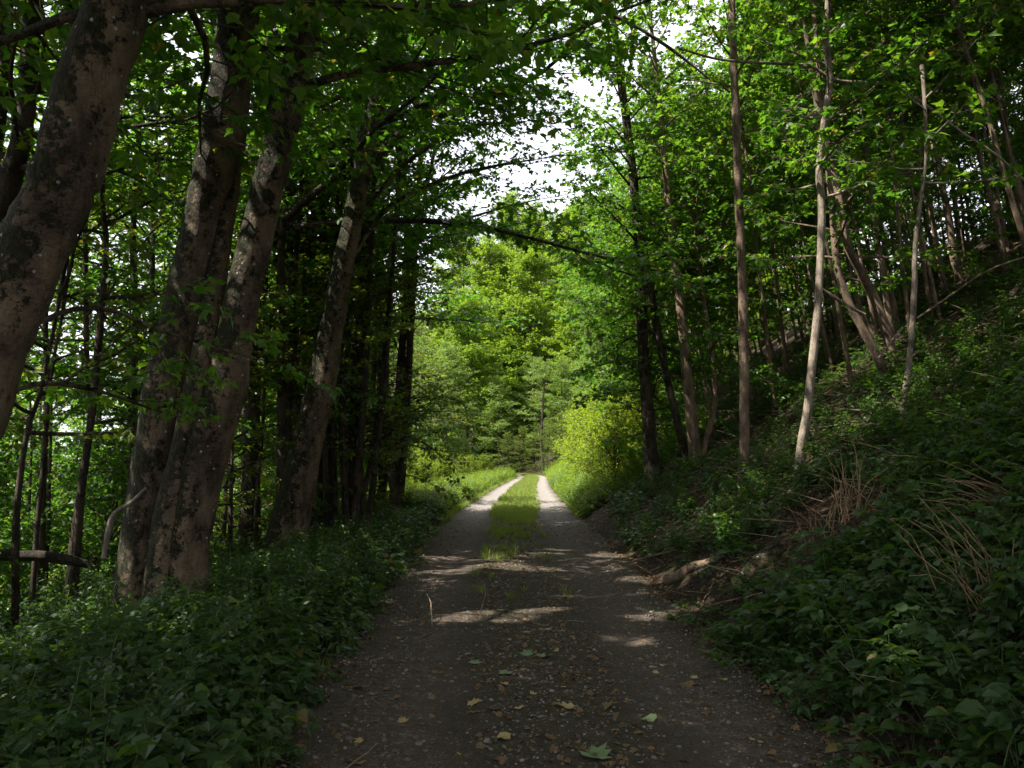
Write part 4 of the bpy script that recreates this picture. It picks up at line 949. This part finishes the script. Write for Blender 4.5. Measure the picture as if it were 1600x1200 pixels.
many('shade_herbs', 'leggy nettles and herbs standing in the shaded undergrowth', c_herb, [clear(p) for p in A], .5, 1.25, 4)
A = []
P, e = region(R_, 8500, 21, 86, -1, .12, 5.5, 1.5); A.append(thin(P, e, lambda x, y, e: smooth(0, .5, e)))
P, e = region(R_, 3200, 22, 84, 1, .05, 3.6, 1.2); A.append(P)
P, e = region(R_, 2600, 12, 40, -1, 7, 16); A.append(P)
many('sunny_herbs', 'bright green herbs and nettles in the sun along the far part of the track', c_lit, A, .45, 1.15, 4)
A = []
def medw(y): return np.interp(y, [0, 15, 22, 28, 60], [.30, .34, .38, .42, .46])
P, e = region(R_, 19000, 22, 88, 0, -.46, .46, 1.35); A.append(thin(P, e, lambda x, y, e: smooth(20, 27, y) * (np.abs(e + .08 * np.sin(y * 1.1) * np.sin(y * .37)) < medw(y) * (.62 + .55 * patch(x * 4, y * 2.3))) * (.45 + .55 * patch(x * 2.2, y * 1.3))))
P, e = region(R_, 2200, 3, 24, 0, -.36, .36, .8); A.append(thin(P, e, lambda x, y, e: smooth(.5, .85, patch(x * 1.7, y * 1.2)) * .8 * smooth(6, 19, y) + .25 * smooth(13, 22, y) * (np.abs(e) < .3) + .008))
P, e = region(R_, 7000, 21, 88, -1, -.12, .55, 1.2); A.append(P)
P, e = region(R_, 2600, 24, 88, 1, -.08, .3, 1.2); A.append(P)
P, e = region(R_, 900, 3, 21, -1, -.1, .6); A.append(thin(P, e, lambda x, y, e: .15 + .85 * smooth(.45, .8, patch(x * 2, y))))
many('grass', 'grass growing down the middle of the track and along its edges', c_tuft, A, .4, 1.0, 4, .1)
A = []
P, e = region(R_, 16000, 2.0, 12, 0, -.98, .98, 1.3); A.append(P)
P, e = region(R_, 9000, 12, 30, 0, -.95, .95, 1.1); A.append(P)
P = np.vstack(A); n = len(P)
scatter('gravel', 'small grey stones bedded in the surface of the track', c_peb, P, rots(n, .3), np.minimum(R_.lognormal(-4.95, .5, n), .026), 5, R_)
A = []
P, e = region(R_, 5200, 2.0, 20, 0, -1.0, 1.0, 1.3); A.append(thin(P, e, lambda x, y, e: .10 + .55 * np.abs(e) ** 4 + .65 * (np.abs(e) < .32)))
P, e = region(R_, 5200, 2, 24, -1, -.1, 5.0); A.append(P)
P, e = region(R_, 15000, 2.2, 30, 1, -.1, 13); A.append(P)
P, e = region(R_, 5000, 3, 16, 1, -.1, 2.2); A.append(P)
P = np.vstack(A); P[:, 2] += .004; n = len(P)
scatter('leaf_litter', 'small brown leaf litter strewn over the track and the bank', c_lf, P, rots(n, .35), R_.uniform(.018, .065, n), 5, R_)
A = []
P, e = region(R_, 3400, 3, 28, 1, 0, 14); A.append(P)
P, e = region(R_, 120, 2.5, 20, -1, 0, 3); A.append(P)
P, e = region(R_, 22, 2.5, 14, 0, -1, 1); A.append(P)
many('fallen_twigs', 'dry twigs littering the bank and the track edges', c_st, A, .12, .7, 4, .25, -.01)

# ------------------------------------------------------------------ countable foreground things
# broad-leaved bramble plants, each with its stems and leaves
def leaf_piece(tpl, mat, nm='leaf'):
    a = Acc(); a.add(tpl[0], tpl[1], 0); return a.mesh(nm, [mat])
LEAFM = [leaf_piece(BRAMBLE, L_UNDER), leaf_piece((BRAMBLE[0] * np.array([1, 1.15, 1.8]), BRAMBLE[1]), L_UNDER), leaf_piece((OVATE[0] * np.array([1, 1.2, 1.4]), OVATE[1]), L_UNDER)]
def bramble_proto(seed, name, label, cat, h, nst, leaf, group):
    rng = np.random.default_rng(seed)
    t = thing(name, label, cat, (0, 0, 0), 0, group)
    d = np.column_stack([rng.normal(0, .55, (nst, 2)), np.ones(nst)]); P = grow(rng, rng.normal(0, .03, (nst, 3)) * np.array([1, 1, 0]), d, h * rng.uniform(.7, 1.1, nst), 7, (0, 0, -.5), .10)
    a = Acc(); a.tubes(P, np.tile(np.linspace(.004, .0022, 7), (nst, 1)), 4, 0)
    pieces = []
    for s in range(nst):
        for q, tt in enumerate(np.linspace(.45, 1, 3)):
            p, tg = interp_path(P[s:s + 1], np.array([[tt]])); p = p[0, 0]
            az = rng.uniform(0, 6.28); pd = np.array([math.cos(az), math.sin(az), .35]); e = p + pd * .06
            a.tubes(np.array([[p, (p + e) / 2 + [0, 0, .008], e]]), np.array([[.0016, .0014, .0012]]), 3, 0)
            for k in (-1, 0, 1):
                pieces.append((e, az + k * 1.2 + rng.normal(0, .15), rng.uniform(-.1, .5), rng.normal(0, .3), leaf * rng.uniform(.75, 1.15) * (1 if k == 0 else .82)))
    link('stem', a.mesh('stem', [M_STEM]), t)
    for (e, az, dr, roll, s) in pieces:
        link('leaf', LEAFM[rng.integers(0, 3)], t, e, (roll, dr, az), s)
    return t
b1 = bramble_proto(1, 'bramble_plant', 'broad-leaved bramble low in the dark left foreground', 'plant', .42, 3, .125, 'brambles in the left foreground')
b2 = bramble_proto(2, 'bramble_plant', 'broad-leaved bramble low in the dark left foreground', 'plant', .36, 3, .14, 'brambles in the left foreground')
b3 = bramble_proto(3, 'bramble_plant', 'broad-leaved bramble on the shaded right bank foreground', 'plant', .45, 3, .12, 'brambles in the right foreground')
spots = [(-2.05, 3.1), (-1.65, 3.55), (-2.5, 3.4), (-2.2, 3.9), (-1.75, 4.3), (-2.75, 4.2), (-1.6, 5.0), (-2.35, 4.75), (-3.1, 4.8), (-1.95, 5.5), (-2.7, 5.6), (-3.3, 3.9), (-3.5, 5.6), (-2.2, 6.3), (-1.85, 2.75), (-2.6, 2.85)]
for i, (x, y) in enumerate(spots):
    lb = 'broad-leaved bramble low in the dark left foreground'
    if i < 2: t = (b1, b2)[i]; t.location = (x, y, float(hgt(x, y)) + .06); t.rotation_euler[2] = R_.uniform(0, 6)
    else: dup((b1, b2)[i % 2], (x, y, float(hgt(x, y)) + .06), R_.uniform(0, 6.28), R_.uniform(.8, 1.2), lb)
spots = [(2.35, 4.3), (2.8, 4.7), (2.2, 5.2), (3.2, 5.2), (2.65, 5.6), (3.5, 4.6), (2.3, 6.3), (3.0, 6.4), (3.7, 6.0), (3.3, 4.0), (2.75, 7.2), (2.05, 3.6)]
for i, (x, y) in enumerate(spots):
    if i == 0: b3.location = (x, y, float(hgt(x, y)) + .04)
    else: dup(b3, (x, y, float(hgt(x, y)) + .04), R_.uniform(0, 6.28), R_.uniform(.8, 1.15), 'broad-leaved bramble on the shaded right bank foreground')

# fallen leaves one can tell apart on the track
L_FGREEN = leaf_mat('fresh_fallen_leaf', ((.10, .15, .06), (.13, .19, .08), (.16, .22, .09), (.17, .21, .09)), ((.1, .2, .05),) * 4, trans=.15, spec=.4)
L_FYEL = leaf_mat('yellow_fallen_leaf', ((.26, .19, .07), (.34, .26, .10), (.40, .33, .15), (.30, .16, .05)), ((.2, .12, .04),) * 4, trans=.15)
fm = {}
for nm, mt in (('green', L_FGREEN), ('yellow', L_FYEL), ('brown', L_DRY)):
    fm[nm] = [litter(np.random.default_rng(s), (MAPLE, MAPLE, OVATE)[s % 3], mt, .9) for s in range(3)]
def floor_leaf(px, py, kind, v, s, label, group=None):
    D = 1.6 / max(1e-3, math.tan(math.atan((py - 600) / FPX) - _a))
    p = pix(px, py, D); u = (p[0] - pc(p[1])) / hw(p[1])
    z = float(path_z(p[0], p[1], u)) if abs(u) < .95 else float(hgt(p[0], p[1])) + .02
    o = link('fallen_leaf', fm[kind][v], None, (p[0], p[1], z + .006), (R_.normal(0, .12), R_.normal(0, .12), R_.uniform(0, 6.28)), s * .82)
    tag(o, label, 'leaf', group)
floor_leaf(824, 1023, 'green', 0, .15, 'smaller of the two fresh green maple leaves lying side by side mid track')
floor_leaf(848, 1028, 'green', 1, .19, 'larger fresh green maple leaf of the pair lying mid track')
floor_leaf(868, 1021, 'yellow', 2, .09, 'tan leaf right beside the pair of green maple leaves')
floor_leaf(742, 1036, 'green', 0, .13, 'green leaf lying flat to the left of the green pair')
floor_leaf(792, 1055, 'green', 1, .15, 'pale green maple leaf just below the green pair')
floor_leaf(743, 1101, 'yellow', 0, .13, 'yellow leaf left of the row of brown leaves in the foreground')
floor_leaf(769, 1112, 'brown', 1, .12, 'brown leaf next to the yellow leaf in the foreground')
floor_leaf(880, 1110, 'yellow', 1, .17, 'large tan maple leaf in the centre foreground')
floor_leaf(952, 1111, 'brown', 0, .17, 'reddish brown maple leaf right of the tan one in the foreground')
floor_leaf(1013, 1127, 'green', 2, .14, 'grey green leaf alone on the right wheel track')
floor_leaf(786, 1156, 'yellow', 2, .14, 'tan oval leaf near the bottom of the picture')
floor_leaf(935, 1186, 'green', 1, .24, 'big olive leaf at the bottom edge of the picture')
floor_leaf(492, 1103, 'yellow', 0, .15, 'orange leaf at the left edge of the track in front of the brambles')
floor_leaf(1072, 1066, 'brown', 2, .14, 'orange brown leaf lying on the right wheel track')
floor_leaf(1232, 1078, 'green', 0, .17, 'green maple leaf at the right edge of the track')
floor_leaf(625, 998, 'yellow', 2, .11, 'yellowish leaf on the left wheel track')
floor_leaf(560, 1078, 'brown', 1, .13, 'dull leaf at the far left of the left wheel track')
for i in range(95):
    py = R_.uniform(960, 1198); px = R_.uniform(560, 1290) if py > 1050 else R_.uniform(600, 1180)
    k = ('brown', 'brown', 'yellow', 'brown')[i % 4]
    floor_leaf(px, py, k, int(R_.integers(0, 3)), R_.uniform(.035, .09), 'small dull dead leaf strewn on the near part of the track', 'small dead leaves on the near track')

# logs, poles and canes
def log_thing(name, label, pts, D, bark, cap=True, cat='log', group=None, wob=.06, cutm=None):
    if D == 'ground': D = [ground_px(a, b, .07) for a, b, w in pts]; D = list(np.linspace(D[0], D[-1], len(D)))
    P, Rr = px_path(pts, D); base = P[0].copy(); Q = spline(np.column_stack([P, Rr]), max(12, len(pts) * 5)); rng = np.random.default_rng(int(abs(pts[0][0])))
    V = Q[:, :3] - base; rr = Q[:, 3]
    k = len(V); ang = np.arange(12) * 2 * PI / 12; w = 1 + wob * (np.sin(ang * 2 + np.arange(k)[:, None] * .6) + .6 * np.sin(ang * 3 - np.arange(k)[:, None] * .9))
    a = Acc(); a.tubes(V[None], rr[None], 12, 0, True, cap=False, wob=w[None])
    if not cap:
        return tag(link(name, a.mesh(name, [bark]), None, base), label, cat, group)
    t = thing(name, label, cat, base, 0, group); link('trunk', a.mesh('trunk', [bark]), t)
    c = Acc()
    for e, d in ((0, 1), (k - 1, -1)):
        tg = nrm(V[1] - V[0]) if e == 0 else nrm(V[-1] - V[-2]); A_ = nrm(np.cross(tg, [0, .3, 1.])); B_ = np.cross(tg, A_)
        ring = V[e] + rr[e] * w[e][:, None] * 1.0 * (A_ * np.cos(ang)[:, None] + B_ * np.sin(ang)[:, None])
        VV = np.vstack([ring, V[e] + tg * (.01 if e == 0 else -.01)]); F3 = np.array([(q, (q + 1) % 12, 12) for q in range(12)]); c = Acc(); c.add(VV, F3, 0)
        link('cut_end', c.mesh('cut_end', [cutm or M_WOOD]), t)
    return t
log_thing('fallen_log', 'dark fallen log lying in the undergrowth at the left border', [(-60, 876, 17), (0, 868, 18), (50, 868, 18), (95, 873, 16), (140, 882, 13)], 9.6, BK_LOG)
log_thing('mossy_log', 'short log with a mossy sunlit end sticking out of the right bank', [(1152, 911, 22), (1170, 897, 26), (1190, 878, 27), (1212, 858, 26), (1232, 842, 22)], 'ground', BK_BIG, cutm=M_CUT)
log_thing('dead_branch', 'pale dead branch leaning up beside the three-trunk clump', [(162, 872, 9), (172, 820, 9), (182, 800, 8), (205, 785, 6), (228, 762, 4)], 7.9, BK_GREY, cap=False, cat='branch')
log_thing('bare_root', 'thick bare root along the lip of the right bank', [(1040, 905, 16), (1062, 900, 18), (1080, 886, 15), (1104, 880, 12), (1128, 868, 8)], 'ground', BK_POLE, cap=False, cat='root')
log_thing('fallen_pole', 'sunlit fallen pole lying on the upper bank near the right border', [(1500, 542, 14), (1530, 515, 14), (1565, 480, 13), (1600, 440, 12), (1640, 400, 10)], 'ground', BK_POLE, cap=False, cat='log')
log_thing('fallen_pole', 'lower reddish fallen pole lying on the bank near the right border', [(1560, 580, 13), (1585, 562, 13), (1620, 538, 12), (1660, 510, 10)], 'ground', BK_POLE, cap=False, cat='log')
log_thing('dead_pole', 'long thin dead pole slanting across the upper right bank', [(1432, 498, 3), (1480, 465, 3), (1530, 430, 3), (1570, 412, 3), (1620, 396, 3)], [14, 14, 14, 14, 14], BK_POLE, cap=False, cat='pole')
log_thing('dead_pole', 'short thin dead stick crossing the fan of leaning poles', [(1372, 560, 4), (1392, 535, 4), (1410, 512, 4)], [14, 14, 14], BK_GREY, cap=False, cat='pole')
log_thing('dead_pole', 'thin bare stick rising left from the leaning poles', [(1352, 492, 5), (1325, 478, 5), (1290, 455, 4), (1282, 448, 3)], [14, 14, 14, 14], BK_GREY, cap=False, cat='pole')
log_thing('dead_pole', 'reddish stick lying on the right bank at the right border', [(1520, 750, 5), (1555, 728, 5), (1600, 706, 5), (1640, 690, 4)], [7.2, 7.2, 7.2, 7.2], M_CANE, cap=False, cat='pole')
log_thing('dead_pole', 'pale stick lying across the gap below the right bank brambles', [(1178, 932, 4), (1205, 930, 4), (1232, 926, 4)], [8.0, 8.0, 8.0], M_CANE, cap=False, cat='pole')
# long thin branches across the upper right
log_thing('arching_branch', 'long thin arching branch crossing the poles high on the right', [(1060, 75, 4), (1120, 92, 4), (1190, 98, 5), (1262, 103, 5), (1310, 126, 5), (1390, 132, 5), (1440, 160, 5), (1500, 205, 4), (1560, 245, 4), (1620, 300, 3)], [12] * 10, BK_GREY, cap=False, cat='branch')
log_thing('arching_branch', 'dark bare branch slanting down from the top edge right of centre', [(900, -30, 8), (945, 15, 7), (1000, 45, 6), (1060, 85, 5), (1110, 125, 3)], [11, 11, 11, 11, 11], BK_DARK, cap=False, cat='branch')
# dry cane tangles
def canes(name, label, px0, px1, py, D, n, h, lean, seed, mat=M_CANE, group=None):
    rng = np.random.default_rng(seed); D = ground_px((px0 + px1) / 2, py); b = pix((px0 + px1) / 2, py, D); b[2] = float(hgt(b[0], b[1])); t = thing(name, label, 'dry stems', b, 0, group)
    for i in range(n):
        x = ((px0 + (px1 - px0) * rng.uniform()) - (px0 + px1) / 2) / FPX * D; y = rng.uniform(-.3, .3); z = float(hgt(b[0] + x, b[1] + y)) - b[2] - .02
        P = grow(rng, np.array([[x, y, z]]), np.array([[lean + rng.normal(0, .28), rng.normal(0, .2), 1.]]), np.array([h * rng.uniform(.5, 1.1)]), 6, (lean, 0, -.25), .15)
        a = Acc(); a.tubes(P, np.linspace(.0055, .002, 6)[None], 4, 0); link('stem', a.mesh('stem', [mat]), t)
    return t
#c
canes('dry_canes', 'tuft of dry upright stalks at the foot of the wavy sapling', 1265, 1355, 820, 9.6, 34, .75, 0.05, 1)
canes('dry_canes', 'leaning dry bramble canes at the right border', 1510, 1600, 950, 5.6, 22, .8, -.35, 2)
canes('dry_canes', 'flat tangle of dry stems on the bank below the fallen poles', 1500, 1600, 800, 7.5, 20, .6, -1.2, 3)
canes('dry_canes', 'dead brown stalks under the pale curved trunk on the left', 620, 655, 745, 28, 22, 1.6, .15, 4)
